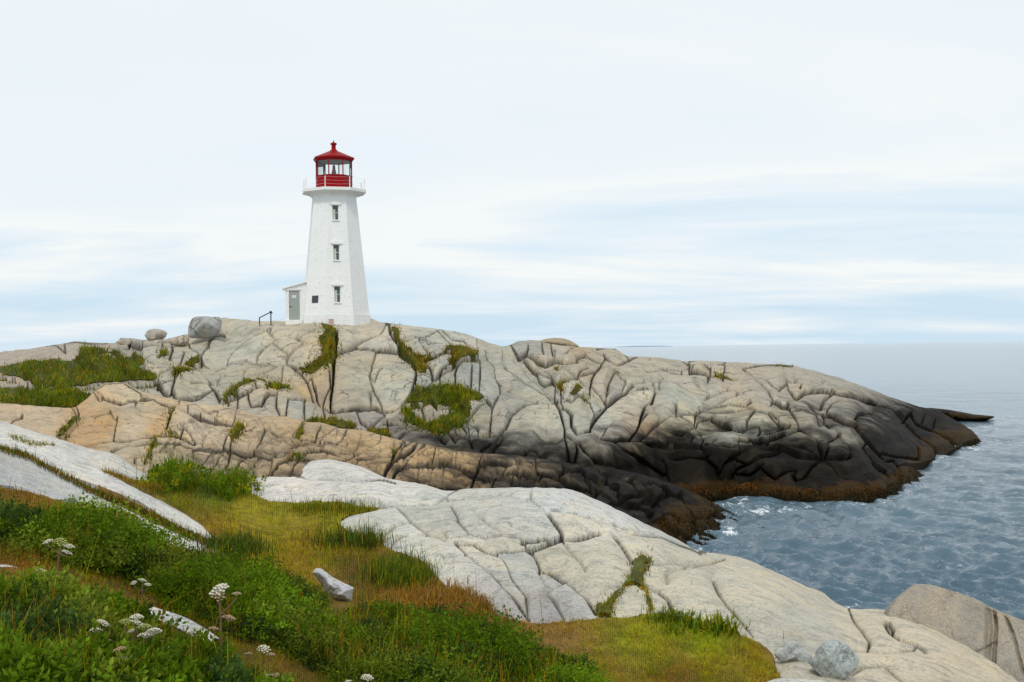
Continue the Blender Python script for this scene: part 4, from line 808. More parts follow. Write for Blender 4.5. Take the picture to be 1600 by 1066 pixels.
stone('boulder', P('1380,968 1395,940 1415,922 1432,913 1455,914 1490,924 1530,938 1550,950 1600,970 1650,995 1720,1080 1740,1240 1500,1250 1440,1130 1410,1040'), 16.2, 1.3, M_NEAR, (.33,.29,.235), 'large brown boulder at the right edge above the water', seed=8, pw=.4, facet=0.8, sp=1.8, cuts=[(T('Y2', '1420,650 1425,760 1420,900 1440,1000 1470,1060')[0], 7, .10), (T('Y2', '1450,665 1460,780 1450,950 1470,1050')[0], 3.5, .16), (T('Y2', '1500,700 1550,820 1580,940 1600,1000')[0], 3, .08), (T('Y2', '1340,900 1400,880 1450,850')[0], 3, .05)])
stone('loose_rock', T('X5', '210,670 260,610 320,590 360,530 430,515 500,560 560,630 650,690 640,760 600,840 560,880 470,850 350,780 260,735')[0], 9.95, 0.22, M_ROUGH, (.46,.49,.49), 'smaller blue-grey angular rock at the foot of the slab, bottom right', 'rock', seed=33, facet=1.0, pw=0.2, tens=0.08, sp=1.5)
stone('loose_rock', T('X5', '615,780 680,680 700,610 770,545 880,500 960,510 1060,570 1120,650 1180,740 1150,840 1060,930 930,985 850,1015 780,950 700,880')[0], 9.55, 0.28, M_ROUGH, (.44,.48,.48), 'larger blue-grey angular rock leaning on the slab, bottom right', 'rock', seed=31, facet=1.0, pw=0.2, tens=0.08, sp=1.5)
stone('loose_rock', T('Y5', '752,378 770,354 800,352 840,378 880,408 940,438 1014,475 1002,510 1000,560 960,580 880,570 850,530 825,490 800,440 775,410')[0], 9.95, 0.24, M_ROUGH, (.58,.58,.60), 'pointed whitish rock poking out of the green shrubs', 'rock', seed=14, facet=0.3, pw=0.95, tens=0.08, sp=1.5)
stone('flat_stone', T('Y4', '865,600 940,590 1060,625 1180,670 1300,740 1370,795 1300,812 1200,775 1110,740 980,705 920,680')[0], 6.3, 0.12, M_NEAR, (.55,.55,.54), 'flat pale stone lying among the shrubs at lower left', 'stone', seed=15, facet=0.4, sp=2, slope=2.5)
stone('flat_stone', T('Y4', '-120,325 0,327 60,334 112,350 60,364 -120,364')[0], 6.75, 0.08, M_NEAR, (.58,.57,.54), 'thin sliver of pale stone in dry grass at the left edge', 'stone', seed=16, facet=0.3, sp=2, slope=2.0)
stone('flat_stone', T('X5', '120,990 170,968 280,945 450,948 620,962 790,978 820,1080 100,1080')[0], 9.0, 0.2, M_NEAR, (.56,.55,.50), 'pale flat stone at the bottom edge below the two angular rocks', 'stone', seed=17, facet=0.3, sp=2, slope=1.5)
stone('boulder', T('Z2', '715,255 750,230 800,236 850,240 888,262 884,288 800,284 740,270')[0], 95.5, 1.0, M_FAR, (.42,.37,.31), 'low tan block on the skyline left of the egg shaped boulder', seed=23, facet=0.7, pw=.38, sp=1.2)
stone('boulder', T('Z2', '892,262 940,246 1002,240 1010,282 930,290 890,285')[0], 94.5, 0.9, M_FAR, (.44,.39,.33), 'tan block directly under the egg shaped boulder', seed=24, facet=0.7, pw=.38, sp=1.2)
stone('boulder', T('Z2', '1035,245 1090,222 1150,212 1168,250 1130,278 1060,272')[0], 92.8, 0.9, M_FAR, (.43,.38,.32), 'tan block between the egg shaped boulder and the big grey boulder', seed=25, facet=0.7, pw=.38, sp=1.2)
stone('skerry', P('1446,638 1480,640 1520,647 1554,651 1540,657 1510,662 1488,658 1470,650'), 132, 3.0, M_FAR, (.25,.15,.06), 'low weed covered rock awash beyond the tip of the headland', 'rock', seed=18, facet=0.0, sp=1.3)
# ------------------------------------------------------------------ lighthouse
class MB:
    """collects boxes, tubes and prisms into one mesh"""
    def __init__(s): s.v = []; s.f = []
    def add(s, verts, faces):
        n = len(s.v); s.v += [tuple(map(float, p)) for p in verts]; s.f += [tuple(i + n for i in f) for f in faces]; return s
    def box(s, a, b):
        (x0, y0, z0), (x1, y1, z1) = a, b
        return s.add([(x0,y0,z0),(x1,y0,z0),(x1,y1,z0),(x0,y1,z0),(x0,y0,z1),(x1,y0,z1),(x1,y1,z1),(x0,y1,z1)], [(0,3,2,1),(4,5,6,7),(0,1,5,4),(1,2,6,5),(2,3,7,6),(3,0,4,7)])
    def tube(s, pts, r, n=8, cap=True):
        pts = [np.array(p, float) for p in pts]; rs = r if isinstance(r, (list, tuple)) else [r] * len(pts); base = len(s.v); V = []
        for i, p in enumerate(pts):
            d = pts[min(i + 1, len(pts) - 1)] - pts[max(i - 1, 0)]; d = d / (np.linalg.norm(d) + 1e-9)
            a = np.cross(d, (0, 0, 1.0)) if abs(d[2]) < 0.95 else np.cross(d, (1.0, 0, 0)); a /= np.linalg.norm(a); b = np.cross(d, a)
            V += [p + rs[i] * (math.cos(2 * math.pi * k / n) * a + math.sin(2 * math.pi * k / n) * b) for k in range(n)]
        F = [(i * n + k, i * n + (k + 1) % n, (i + 1) * n + (k + 1) % n, (i + 1) * n + k) for i in range(len(pts) - 1) for k in range(n)]
        if cap: F += [tuple(range(n))[::-1], tuple((len(pts) - 1) * n + k for k in range(n))]
        return s.add(V, F)
    def ring(s, prof, n=8, rot=0.0, closed_top=False, closed_bot=False):
        V = [(R * math.sin(rot + math.pi / n + 2 * math.pi * k / n), -R * math.cos(rot + math.pi / n + 2 * math.pi * k / n), z) for (z, R) in prof for k in range(n)]
        F = [(i * n + k, i * n + (k + 1) % n, (i + 1) * n + (k + 1) % n, (i + 1) * n + k) for i in range(len(prof) - 1) for k in range(n)]
        if closed_top: F.append(tuple((len(prof) - 1) * n + k for k in range(n)))
        if closed_bot: F.append(tuple(range(n))[::-1])
        return s.add(V, F)
    def build(s, name, mat, parent=None, smooth=False, label=None, bevel=0.0, **kw):
        me = bpy.data.meshes.new(name); me.from_pydata(s.v, [], s.f); me.materials.append(mat); me.validate(); me.update()
        if smooth:
            for p in me.polygons: p.use_smooth = True
        o = bpy.data.objects.new(name, me); COL.objects.link(o)
        if parent: o.parent = parent
        if label: o['label'] = label
        if bevel:
            b = o.modifiers.new('bevel', 'BEVEL'); b.width = bevel; b.segments = 2; b.limit_method = 'ANGLE'
        return tag(o, None, kw.get('cat'), kw.get('group'), kw.get('kind'))
M_WHITE = plain('white_paint', (0.80, 0.81, 0.80), 0.75, 0.25, var=0.07, scale=2.2, bump=0.6, dirt=(0.46, 0.49, 0.48, 0.7))
def weathered_white():
    mt, t, bs, out = new_mat('weathered_white'); tc = N(t, 'ShaderNodeTexCoord'); o = tc.outputs['Object']
    fl = noise(t, o, 5.0, 9, 0.75, 0.4); r1 = ramp(t, [(0.565, (0, 0, 0)), (0.60, (1, 1, 1))]); t.links.new(fl, r1.inputs[0])
    big = noise(t, o, 0.55, 4, 0.6); r2 = ramp(t, [(0.42, (0, 0, 0)), (0.62, (1, 1, 1))]); t.links.new(big, r2.inputs[0])
    ln = noise(t, o, 1.0, 3, 0.6, 0.15, mscale=(0.25, 0.25, 4.2)); r3 = ramp(t, [(0.485, (0, 0, 0)), (0.5, (1, 1, 1)), (0.515, (0, 0, 0))]); t.links.new(ln, r3.inputs[0])
    st = noise(t, o, 2.0, 5, 0.6, mscale=(2.0, 2.0, 0.12)); r4 = ramp(t, [(0.55, (0, 0, 0)), (0.75, (1, 1, 1))]); t.links.new(st, r4.inputs[0])
    c = mixc(t, big, (0.74, 0.76, 0.76), (0.82, 0.82, 0.80))
    c = mixc(t, math_node(t, 'MULTIPLY', math_node(t, 'MULTIPLY', r1.outputs[0], r2.outputs[0]), 0.75), c, (0.42, 0.45, 0.45))
    c = mixc(t, math_node(t, 'MULTIPLY', r3.outputs[0], 0.28), c, (0.45, 0.47, 0.46))
    c = mixc(t, math_node(t, 'MULTIPLY', r4.outputs[0], 0.25), c, (0.60, 0.58, 0.52))
    t.links.new(c, bs.inputs['Base Color']); bs.inputs['Roughness'].default_value = 0.8; bs.inputs['Specular IOR Level'].default_value = 0.2
    bp = N(t, 'ShaderNodeBump', ins={'Strength': 0.5, 'Distance': 0.03}); t.links.new(fl, bp.inputs['Height']); t.links.new(bp.outputs[0], bs.inputs['Normal'])
    return mt
M_WHITE = weathered_white()
M_TRIM = plain('white_trim', (0.78, 0.78, 0.75), 0.6, 0.3, var=0.08, dirt=(0.45, 0.42, 0.36, 0.4))
M_RED = plain('red_paint', (0.26, 0.001, 0.003), 0.5, 0.15, var=0.16, scale=5)
M_DOOR = plain('grey_door', (0.30, 0.33, 0.31), 0.55, 0.4, var=0.10)
M_DARK = plain('dark_metal', (0.035, 0.045, 0.055), 0.45, 0.5)
M_PANE = plain('window_pane', (0.05, 0.075, 0.07), 0.12, 0.6)
M_CURT = plain('inner_blind', (0.50, 0.54, 0.47), 0.8, 0.2)
M_LAMP = plain('lamp_red', (0.35, 0.10, 0.14), 0.4, 0.5)
M_TEAL = plain('lamp_green', (0.13, 0.24, 0.23), 0.4, 0.5)
M_PINK = plain('pink_block', (0.52, 0.36, 0.32), 0.8, 0.2)
def glass_mat():
    mt = bpy.data.materials.new('lantern_glass'); mt.use_nodes = True; t = mt.node_tree; t.nodes.clear()
    out = N(t, 'ShaderNodeOutputMaterial'); tr = N(t, 'ShaderNodeBsdfTransparent', ins={0: (0.95, 0.985, 0.97, 1)}); gl = N(t, 'ShaderNodeBsdfGlossy', ins={'Roughness': 0.03})
    fr = N(t, 'ShaderNodeFresnel', ins={0: 1.45}); mx = N(t, 'ShaderNodeMixShader'); t.links.new(fr.outputs[0], mx.inputs[0]); t.links.new(tr.outputs[0], mx.inputs[1]); t.links.new(gl.outputs[0], mx.inputs[2]); t.links.new(mx.outputs[0], out.inputs[0])
    return mt
M_GLASS = glass_mat()
def build_lighthouse():
    DL = 95.0; k = DL / FPX
    base = world_pt(np.float64(524.5), np.float64(500.0), DL)
    face = math.atan2(base[0], base[1])                 # bearing of the tower: its local -Y looks at the viewer
    root = empty('lighthouse', base, 'white octagonal lighthouse with red lantern on the granite headland', 'lighthouse', rz=-face)
    rot = math.radians(6.6); zz = lambda v: (500.0 - v) * k
    z1, R1, z2, R2 = 0.38, 2.86, zz(311), 1.87
    Rz = lambda z: R1 + (R2 - R1) * (z - z1) / (z2 - z1); ca = math.cos(math.pi / 8)
    def fp(fi, x, z, o=0.0):
        """point on facet fi (0 faces the viewer), x across it, o outwards"""
        a = rot + fi * math.pi / 4; ap = Rz(z) * ca + o
        return (ap * math.sin(a) + x * math.cos(a), -ap * math.cos(a) + x * math.sin(a), z)
    wins = [(zz(347.5), zz(325)), (zz(409.5), zz(386)), (zz(474.5), zz(450))]; wx0, wx1 = -0.37, 0.12
    b = MB()
    b.ring([(-1.8, 2.95), (0.38, 2.94), (0.40, 2.87)], 8, rot)
    for fi in range(8):                                  # eight flat faces, the viewer's one with three openings
        def quad(xa, xb, za, zb, oa=0.0, ob=None):
            h0, h1 = Rz(za) * math.sin(math.pi / 8), Rz(zb) * math.sin(math.pi / 8)
            X = lambda x, h: h if x == 'r' else (-h if x == 'l' else x)
            b.add([fp(fi, X(xa, h0), za), fp(fi, X(xb, h0), za), fp(fi, X(xb, h1), zb), fp(fi, X(xa, h1), zb)], [(0, 1, 2, 3)])
        if fi: quad('l', 'r', 0.38, z2)
        else:
            zs = [0.38] + sorted(x for w in wins for x in w) + [z2]
            for i in range(len(zs) - 1):
                if i % 2 == 0: quad('l', 'r', zs[i], zs[i + 1])
                else:
                    quad('l', wx0, zs[i], zs[i + 1]); quad(wx1, 'r', zs[i], zs[i + 1])
            for (za, zb) in wins:                        # reveals
                I = -0.22
                b.add([fp(0, wx0, za), fp(0, wx1, za), fp(0, wx1, zb), fp(0, wx0, zb), fp(0, wx0, za, I), fp(0, wx1, za, I), fp(0, wx1, zb, I), fp(0, wx0, zb, I)], [(0, 1, 5, 4), (1, 2, 6, 5), (2, 3, 7, 6), (3, 0, 4, 7)])
    b.ring([(z2, R2), (zz(309), 1.89), (zz(307.3), 1.97), (zz(305.8), 2.12), (zz(304.4), 2.34), (zz(303.2), 2.56), (zz(302.6), 2.66)], 8, rot)
    b.build('tower_wall', M_WHITE, root)
    MB().ring([(zz(302.6), 2.60), (zz(302.6), 2.71), (zz(298.2), 2.71), (zz(298.2), 0.5)], 8, rot, closed_top=True).build('gallery_deck', M_TRIM, root)
    for (za, zb) in wins:
        I = -0.20; wd = MB(); t = 0.025
        for (xa, xb, ya, yb) in ((wx0, wx0 + t, za, zb), (wx1 - t, wx1, za, zb), (wx0, wx1, za, za + t), (wx0, wx1, zb - t, zb), (wx0, wx1, (za + zb) / 2 - .015, (za + zb) / 2 + .015)):
            wd.add([fp(0, xa, ya, I), fp(0, xb, ya, I), fp(0, xb, yb, I), fp(0, xa, yb, I), fp(0, xa, ya, I + .05), fp(0, xb, ya, I + .05), fp(0, xb, yb, I + .05), fp(0, xa, yb, I + .05)], [(4, 5, 6, 7), (0, 1, 5, 4), (1, 2, 6, 5), (2, 3, 7, 6), (3, 0, 4, 7)])
        w = wd.build('window', M_TRIM, root)
        MB().add([fp(0, wx0 + .24, za, I + .02), fp(0, wx1, za, I + .02), fp(0, wx1, zb, I + .02), fp(0, wx0 + .24, zb, I + .02)], [(0, 1, 2, 3)]).build('pane', M_PANE, w)
        MB().add([fp(0, wx0, za, I + .02), fp(0, wx0 + .24, za, I + .02), fp(0, wx0 + .24, zb - .3, I + .02), fp(0, wx0, zb - .3, I + .02)], [(0, 1, 2, 3)]).build('pane', M_CURT, w)
        MB().add([fp(0, wx0, zb - .3, I + .021), fp(0, wx0 + .24, zb - .3, I + .021), fp(0, wx0 + .24, zb, I + .021), fp(0, wx0, zb, I + .021)], [(0, 1, 2, 3)]).build('pane', M_PANE, w)
        hd = MB(); xm = (wx0 + wx1) / 2; prof = [(xm - .44, zb + .10), (xm - .44, zb + .17), (xm, zb + .36), (xm + .44, zb + .17), (xm + .44, zb + .10), (xm + .30, zb + .05), (xm - .30, zb + .05)]; n = len(prof)
        hd.add([fp(0, x, z, 0.003) for x, z in prof] + [fp(0, x, z, 0.13) for x, z in prof], [tuple(range(n, 2 * n))] + [(i, i + n, (i + 1) % n + n, (i + 1) % n) for i in range(n)]).build('window_hood', M_TRIM, w)
        sl = MB(); sl.add([fp(0, x, z, o) for o in (0.004, 0.09) for x, z in ((wx0 - .06, za - .09), (wx1 + .06, za - .09), (wx1 + .06, za), (wx0 - .06, za))], [(4, 5, 6, 7), (0, 1, 5, 4), (1, 2, 6, 5), (2, 3, 7, 6), (3, 0, 4, 7)]).build('window_sill', M_TRIM, w)
    z = zz(469); xc = -0.05
    MB().add([fp(-1, xc + x, z + y, o) for o in (0.004, 0.05) for x, y in ((-.31, -.29), (.31, -.29), (.31, .29), (-.31, .29))], [(4, 5, 6, 7), (0, 1, 5, 4), (1, 2, 6, 5), (2, 3, 7, 6), (3, 0, 4, 7)]).build('hatch', M_DARK, root, label='small dark square opening low on the tower')
    # lantern
    zd = zz(298.2); zb_, zt = zz(277), zz(253); RL = 1.55
    ln = MB().ring([(zd, RL), (zb_, RL), (zb_, RL - .12), (zd, RL - .12)], 8, rot).build('lantern_base', M_RED, root)
    for kx in range(8):
        a = rot + math.pi / 8 + kx * math.pi / 4; c, s_ = math.sin(a), -math.cos(a)
        MB().tube([((RL - .05) * c, (RL - .05) * s_, zb_), ((RL - .05) * c, (RL - .05) * s_, zt)], 0.055, 6).build('mullion', M_RED, root)
        a2 = a + math.pi / 4; p, q = (RL - .06), (RL - .06)
        MB().add([(p * math.sin(a), -p * math.cos(a), zb_), (p * math.sin(a2), -p * math.cos(a2), zb_), (p * math.sin(a2), -p * math.cos(a2), zt), (p * math.sin(a), -p * math.cos(a), zt)], [(0, 1, 2, 3)]).build('glass_pane', M_GLASS, root)
    MB().ring([(zb_ + .002, RL + .03), (zb_ + .05, RL + .03), (zb_ + .05, RL - .1), (zb_ + .002, RL - .1)], 8, rot).build('lantern_sill', M_RED, root)
    rf = MB().ring([(zt, RL - .1), (zt, 1.60), (zz(250.5), 1.66), (zz(249.6), 1.74), (zz(247.6), 1.74), (zz(236), .34), (zz(234.6), .30)], 8, rot).build('lantern_roof', M_RED, root)
    MB().ring([(zt + .02, 0.01), (zt + .02, RL - .08)], 8, rot).build('ceiling', M_TRIM, rf)
    MB().tube([(0, 0, zz(236)), (0, 0, zz(234.2)), (0, 0, zz(234)), (0, 0, zz(226)), (0, 0, zz(225.8)), (0, 0, zz(224)), (0, 0, zz(222.6)), (0, 0, zz(221.5)), (0, 0, zz(218.5))], [.32, .27, .19, .18, .27, .27, .12, .05, .01], 14).build('ventilator', M_RED, rf, smooth=False)
    lp = MB().tube([(0, 0, zb_ - .4), (0, 0, zb_ + .16), (0, 0, zb_ + .17), (0, 0, zb_ + .24), (0, 0, zb_ + .26), (0, 0, zb_ + .36)], [.10, .10, .42, .42, .16, .2], 12).build('lamp_stand', M_TEAL, root)
    MB().tube([(0, 0, zb_ + .36), (0, 0, zb_ + .46), (0, 0, zb_ + .75), (0, 0, zb_ + .95), (0, 0, zb_ + 1.02)], [.22, .17, .12, .11, .03], 12).build('lamp', M_LAMP, root, smooth=True)
    # gallery rail
    RP = 2.58; zr = zz(281.5)
    for kx in range(8):
        a = rot + math.pi / 8 + kx * math.pi / 4; a2 = a + math.pi / 4
        A = (RP * math.sin(a), -RP * math.cos(a)); B = (RP * math.sin(a2), -RP * math.cos(a2))
        MB().tube([(*A, zd - .02), (*A, zr)], 0.036, 8).build('rail_post', M_TRIM, root)
        for fr in (0.32, 0.64, 0.95):
            h = zd + (zr - zd) * fr; mid = ((A[0] + B[0]) / 2, (A[1] + B[1]) / 2, h - (0.05 if fr < .9 else 0.02))
            MB().tube([(*A, h), mid, (*B, h)], 0.004, 6).build('rail', M_TRIM, root)
    # porch with the door
    x0, x1, y0, y1 = -4.05, -1.7, -0.75, 1.2; ze, zw = zz(451.5), zz(441.5); xr = -2.2
    dx0, dx1, dz = (453.3 - 524.5) * k, (470.3 - 524.5) * k, zz(454.5)
    w = MB()
    w.box((x0, y0, -1.6), (dx0, y0 + .15, ze)).box((dx0, y0 + .001, dz), (dx1, y0 + .15, ze)).box((dx0, y0 + .001, -1.6), (dx1, y0 + .15, 0.02)).box((dx1, y0, -1.6), (x1, y0 + .15, ze)).box((x0, y0 + .15, -1.6), (x0 + .15, y1, ze)).box((x0, y1, -1.6), (x1, y1 + .15, ze))
    for yy, s in ((y0, 1), (y1 + .15, -1)):
        w.add([(x0, yy, ze), (x1, yy, ze), (x1, yy, zw + .16), (x0, yy + .15 * s, ze), (x1, yy + .15 * s, ze), (x1, yy + .15 * s, zw + .16)], [(0, 1, 2), (5, 4, 3), (0, 2, 5, 3)])
    w.build('porch_wall', M_WHITE, root)
    r_ = MB(); sl = (zw - ze) / (xr - x0)
    xa, xb = x0 - .22, -1.6; za, zb2 = ze + sl * (xa - x0), ze + sl * (xb - x0); yA, yB = y0 - .16, y1 + .3
    r_.add([(xa, yA, za + .01), (xb, yA, zb2 + .01), (xb, yB, zb2 + .01), (xa, yB, za + .01), (xa, yA, za + .13), (xb, yA, zb2 + .13), (xb, yB, zb2 + .13), (xa, yB, za + .13)], [(0, 3, 2, 1), (4, 5, 6, 7), (0, 1, 5, 4), (1, 2, 6, 5), (2, 3, 7, 6), (3, 0, 4, 7)])
    r_.build('porch_roof', M_TRIM, root)
    MB().box((x0 - .18, y0 - .10, ze - .10), (dx1 + .06, y0 - .002, ze - .01)).build('door_hood', M_TRIM, root)
    fr_ = MB().box((dx0 - .07, y0 - .03, 0.0), (dx0 + .02, y0 + .05, dz + .06)).box((dx1 - .02, y0 - .03, 0.0), (dx1 + .07, y0 + .05, dz + .06)).box((dx0 + .02, y0 - .03, dz - .02), (dx1 - .02, y0 + .05, dz + .06)).build('door_frame', M_TRIM, root)
    d_ = MB().box((dx0 + .021, y0 + .03, 0.03), (dx1 - .021, y0 + .08, dz - .021)).build('door', M_DOOR, root, bevel=0.008)
    MB().box((dx0 + .06, y0 - .02, zz(479.6)), (dx0 + .22, y0 + .012, zz(479.0))).box((dx0 + .07, y0 + .01, zz(480.5)), (dx0 + .12, y0 + .03, zz(478))).build('handle', M_DARK, d_)
    MB().box(((458.0 - 524.5) * k, y0 + .018, zz(466)), ((464.8 - 524.5) * k, y0 + .029, zz(461.7))).build('notice', plain('notice_paper', (.62, .64, .66), .7), d_)
    MB().box((dx0 - .25, y0 - .28, -1.5), (dx1 + .2, y0 - .004, -0.02)).build('door_step', M_TRIM, root)
    return root
LH = build_lighthouse()
def small_things():
    k = 92.4 / FPX; p = world_pt(np.float64(517.5), np.float64(505.5), 91.6)
    r = empty('junction_box', p, 'small pinkish box with a grey pipe at the foot of the lighthouse', 'box')
    MB().box((-.18, -.12, -.05), (.18, .12, .30)).build('box_body', M_PINK, r, bevel=.02)
    MB().box((-.20, -.14, .30), (.20, .14, .34)).build('box_lid', M_PINK, r)
    MB().tube([(.27, 0, -.3), (.27, 0, .12), (.20, 0, .2)], .025).build('pipe', M_TRIM, r)
    p = world_pt(np.float64(405.5), np.float64(503.0), 93.4); r = empty('handrail', p, 'dark metal handrail sloping up beside the big grey boulder', 'handrail'); k = 93.4 / FPX
    w = 17.8 * k; h0, h1 = 6.5 * k, 15.0 * k
    MB().tube([(0, 0, -.8), (0, 0, h0)], .045).build('post', M_DARK, r)
    MB().tube([(w, 0, -.8), (w, 0, h1)], .05).build('post', M_DARK, r)
    MB().tube([(-.03, 0, h0 - .02), (w, 0, h1)], .045).build('rail', M_DARK, r)
    MB().tube([(w - .1, 0, h1), (w + .02, 0, h1 + .05), (w + .1, 0, h1 - .12)], .07).build('rail_end', M_DARK, r)
small_things()
# ------------------------------------------------------------------ vegetation
def rand_in(poly, n, r):
    poly = np.asarray(poly, float); a, b = poly.min(0), poly.max(0); out = []
    got = 0
    for _ in range(60):
        q = a + r.random((max(n, 200) * 2, 2)) * (b - a); q = q[inside(poly, q[:, 0], q[:, 1])]; out.append(q); got += len(q)
        if got >= n: break
    return np.concatenate(out)[:n]
def blades(P, h, w, az, lean, c0, c1, segs=2, view_w=True):
    """grass blades: base P, height h, width w, azimuth, lean; returns verts, faces(list), cols"""
    n = len(P); d = np.stack([np.cos(az), np.sin(az), np.zeros(n)], 1); s = np.stack([-np.sin(az), np.cos(az), np.zeros(n)], 1)
    up = np.array([0, 0, 1.0])
    b0 = P - s * (w * .5)[:, None]; b1 = P + s * (w * .5)[:, None]
    tip = P + up * (h * np.cos(lean))[:, None] + d * (h * np.sin(lean))[:, None]
    if segs == 1:
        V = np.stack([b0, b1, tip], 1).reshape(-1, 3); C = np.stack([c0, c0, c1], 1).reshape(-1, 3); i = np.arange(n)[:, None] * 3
        return V, [i + np.array([[0, 1, 2]])], C
    l2 = lean * 0.45; m = P + up * (h * .55 * np.cos(l2))[:, None] + d * (h * .55 * np.sin(l2))[:, None]
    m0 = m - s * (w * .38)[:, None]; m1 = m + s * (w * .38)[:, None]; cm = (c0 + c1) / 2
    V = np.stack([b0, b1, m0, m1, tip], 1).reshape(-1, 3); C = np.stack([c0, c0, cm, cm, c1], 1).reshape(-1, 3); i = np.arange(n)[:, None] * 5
    return V, [i + np.array([[0, 1, 3, 2]]), i + np.array([[2, 3, 4]])], C
class Veg:
    def __init__(s): s.V = []; s.F3 = []; s.F4 = []; s.C = []; s.n = 0
    def add(s, V, Fs, C):
        for f in Fs: (s.F3 if f.shape[1] == 3 else s.F4).append(f + s.n)
        s.V.append(V); s.C.append(C); s.n += len(V)
    def build(s, name, **kw):
        F = [np.concatenate(x) for x in (s.F4, s.F3) if x]
        return make_mesh(name, np.concatenate(s.V), F, kw.pop('mat', M_LEAF), cols=np.concatenate(s.C), smooth=kw.pop('smooth', False), **kw)
def grass_at(vg, P, hm, wm, col, r, lean=0.5, jit=0.25, segs=2, dark=0.55, hs=0.35):
    n = len(P); h = hm * np.exp(r.normal(0, hs, n)); w = wm * r.uniform(.7, 1.3, n); az = r.uniform(0, 6.283, n); ln = np.abs(r.normal(lean * .8, .38 if lean < 1 else .22, n)).clip(0, 1.45)
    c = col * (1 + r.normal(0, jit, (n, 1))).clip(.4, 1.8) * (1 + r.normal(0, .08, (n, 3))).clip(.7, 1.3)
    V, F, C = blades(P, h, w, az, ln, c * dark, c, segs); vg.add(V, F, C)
def sprigs(vg, P, up, L, leaf, col, r, pairs=4, droop=0.3):
    """pinnate sprigs: leaflets in pairs along a short stem"""
    n = len(P); d = up + r.normal(0, .45, (n, 3)); d /= np.linalg.norm(d, axis=1, keepdims=True)
    t = r.normal(0, 1, (n, 3)); s = np.cross(d, t); s /= np.linalg.norm(s, axis=1, keepdims=True) + 1e-9; nn = np.cross(s, d)
    Ls = L * r.uniform(.6, 1.3, n)
    for k in range(pairs + 1):
        f = (k + .6) / (pairs + .6); base = P + d * (Ls * f)[:, None] - np.array([0, 0, 1.0]) * (Ls * droop * f * f)[:, None]
        for side in ((-1, 1) if k < pairs else (0,)):
            dl = (s * side * .9 + d * (.55 if side else 1) + nn * r.normal(.15, .25, (n, 1))); dl /= np.linalg.norm(dl, axis=1, keepdims=True)
            wl = np.cross(dl, nn); wl /= np.linalg.norm(wl, axis=1, keepdims=True) + 1e-9
            ll = (leaf * r.uniform(.7, 1.25, n) * (1 - .25 * abs(f - .5)))[:, None]
            a = base; m = base + dl * ll * .5 - nn * ll * .08; tip = base + dl * ll - nn * ll * .12
            e0 = base + dl * ll * .42 + wl * ll * .27; e1 = base + dl * ll * .42 - wl * ll * .27
            V = np.stack([a, e0, tip, e1, m], 1).reshape(-1, 3); i = np.arange(n)[:, None] * 5
            c = col * (1 + r.normal(0, .22, (n, 1))).clip(.45, 1.7); C = np.repeat(c, 5, 0) * np.tile(np.array([.8, 1, 1.1, 1, .9]), n)[:, None]
            vg.add(V, [i + np.array([[0, 1, 4]]), i + np.array([[1, 2, 4]]), i + np.array([[2, 3, 4]]), i + np.array([[3, 0, 4]])], C)
r = np.random.default_rng(21)
GREEN = np.array([.10, .165, .008]); LIME = np.array([.27, .28, .010]); DKGREEN = np.array([.045, .085, .018]); OCHRE = np.array([.42, .25, .012]); RUST = np.array([.34, .15, .02]); STRAW = np.array([.36, .24, .08])
def mixcol(n, cols, wts, r):
    k = r.choice(len(cols), n, p=np.array(wts) / sum(wts)); return np.array(cols)[k]
# --- pockets of grass on the far rocks
def far_grass(lay, polys, name, label_dummy, hm, dens, mixes):
    vg = Veg(); L = LAY[lay]
    for gi, poly in enumerate(polys):
        cols, wts = mixes(gi); area = abs(np.sum(poly[:, 0] * np.roll(poly[:, 1], -1) - poly[:, 1] * np.roll(poly[:, 0], -1))) / 2
        n = int(area * dens) + 20; q = rand_in(poly, n, r); q = q + np.stack([4.5 * -fbm(P3(q[:, 0], q[:, 1], 1 / 9.0), 3, 51), 3.0 * -fbm(P3(q[:, 0], q[:, 1], 1 / 9.0), 3, 52)], 1) + r.normal(0, 1, q.shape) * np.where(r.random((len(q), 1)) < .22, 6.0, 1.2); P_, N_, ok = on_layer(lay, q[:, 0], q[:, 1]); P_ = P_[ok]; q = q[ok]
        c = mixcol(len(P_), cols, wts, r); nz = fbm(P3(q[:, 0], q[:, 1], 1 / 14.0), 3, 70 + gi)
        c = c * (1 + .55 * nz[:, None]); hh = hm * (1 + .6 * fbm(P3(q[:, 0], q[:, 1], 1 / 22.0), 2, 80 + gi))
        grass_at(vg, P_, hh, hm * .26, c, r, .75, .22, 1, .6)
    # matted turf below the blades
    J, I = L['use'].shape; U = L['u0'] + np.arange(I) * L['sp']; V = L['v0'] + np.arange(J) * L['sp']; UU, VV = np.meshgrid(U, V); gm = np.zeros(UU.shape, bool)
    UR, VR = ragged(UU, VV)
    for poly in polys: gm |= inside(poly, UR, VR)
    gm &= L['use']; ok = gm[:-1, :-1] & gm[1:, :-1] & gm[:-1, 1:] & gm[1:, 1:]; vid = np.full(gm.shape, -1, np.int64); vid[gm] = np.arange(gm.sum()); j, i = np.where(ok)
    quads = np.stack([vid[j, i], vid[j + 1, i], vid[j + 1, i + 1], vid[j, i + 1]], 1); pts = L['P'][gm] + L['N'][gm] * (hm * .22) + np.array([0, 0, .03])
    nz = fbm(P3(UU[gm], VV[gm], 1 / 10.0), 3, 33); tc = np.array([.10, .11, .02]) * (1 + .6 * nz[:, None])
    vg.add(pts, [quads], tc)
    return vg.build(name, kind='stuff', label=label_dummy, cat='grass')
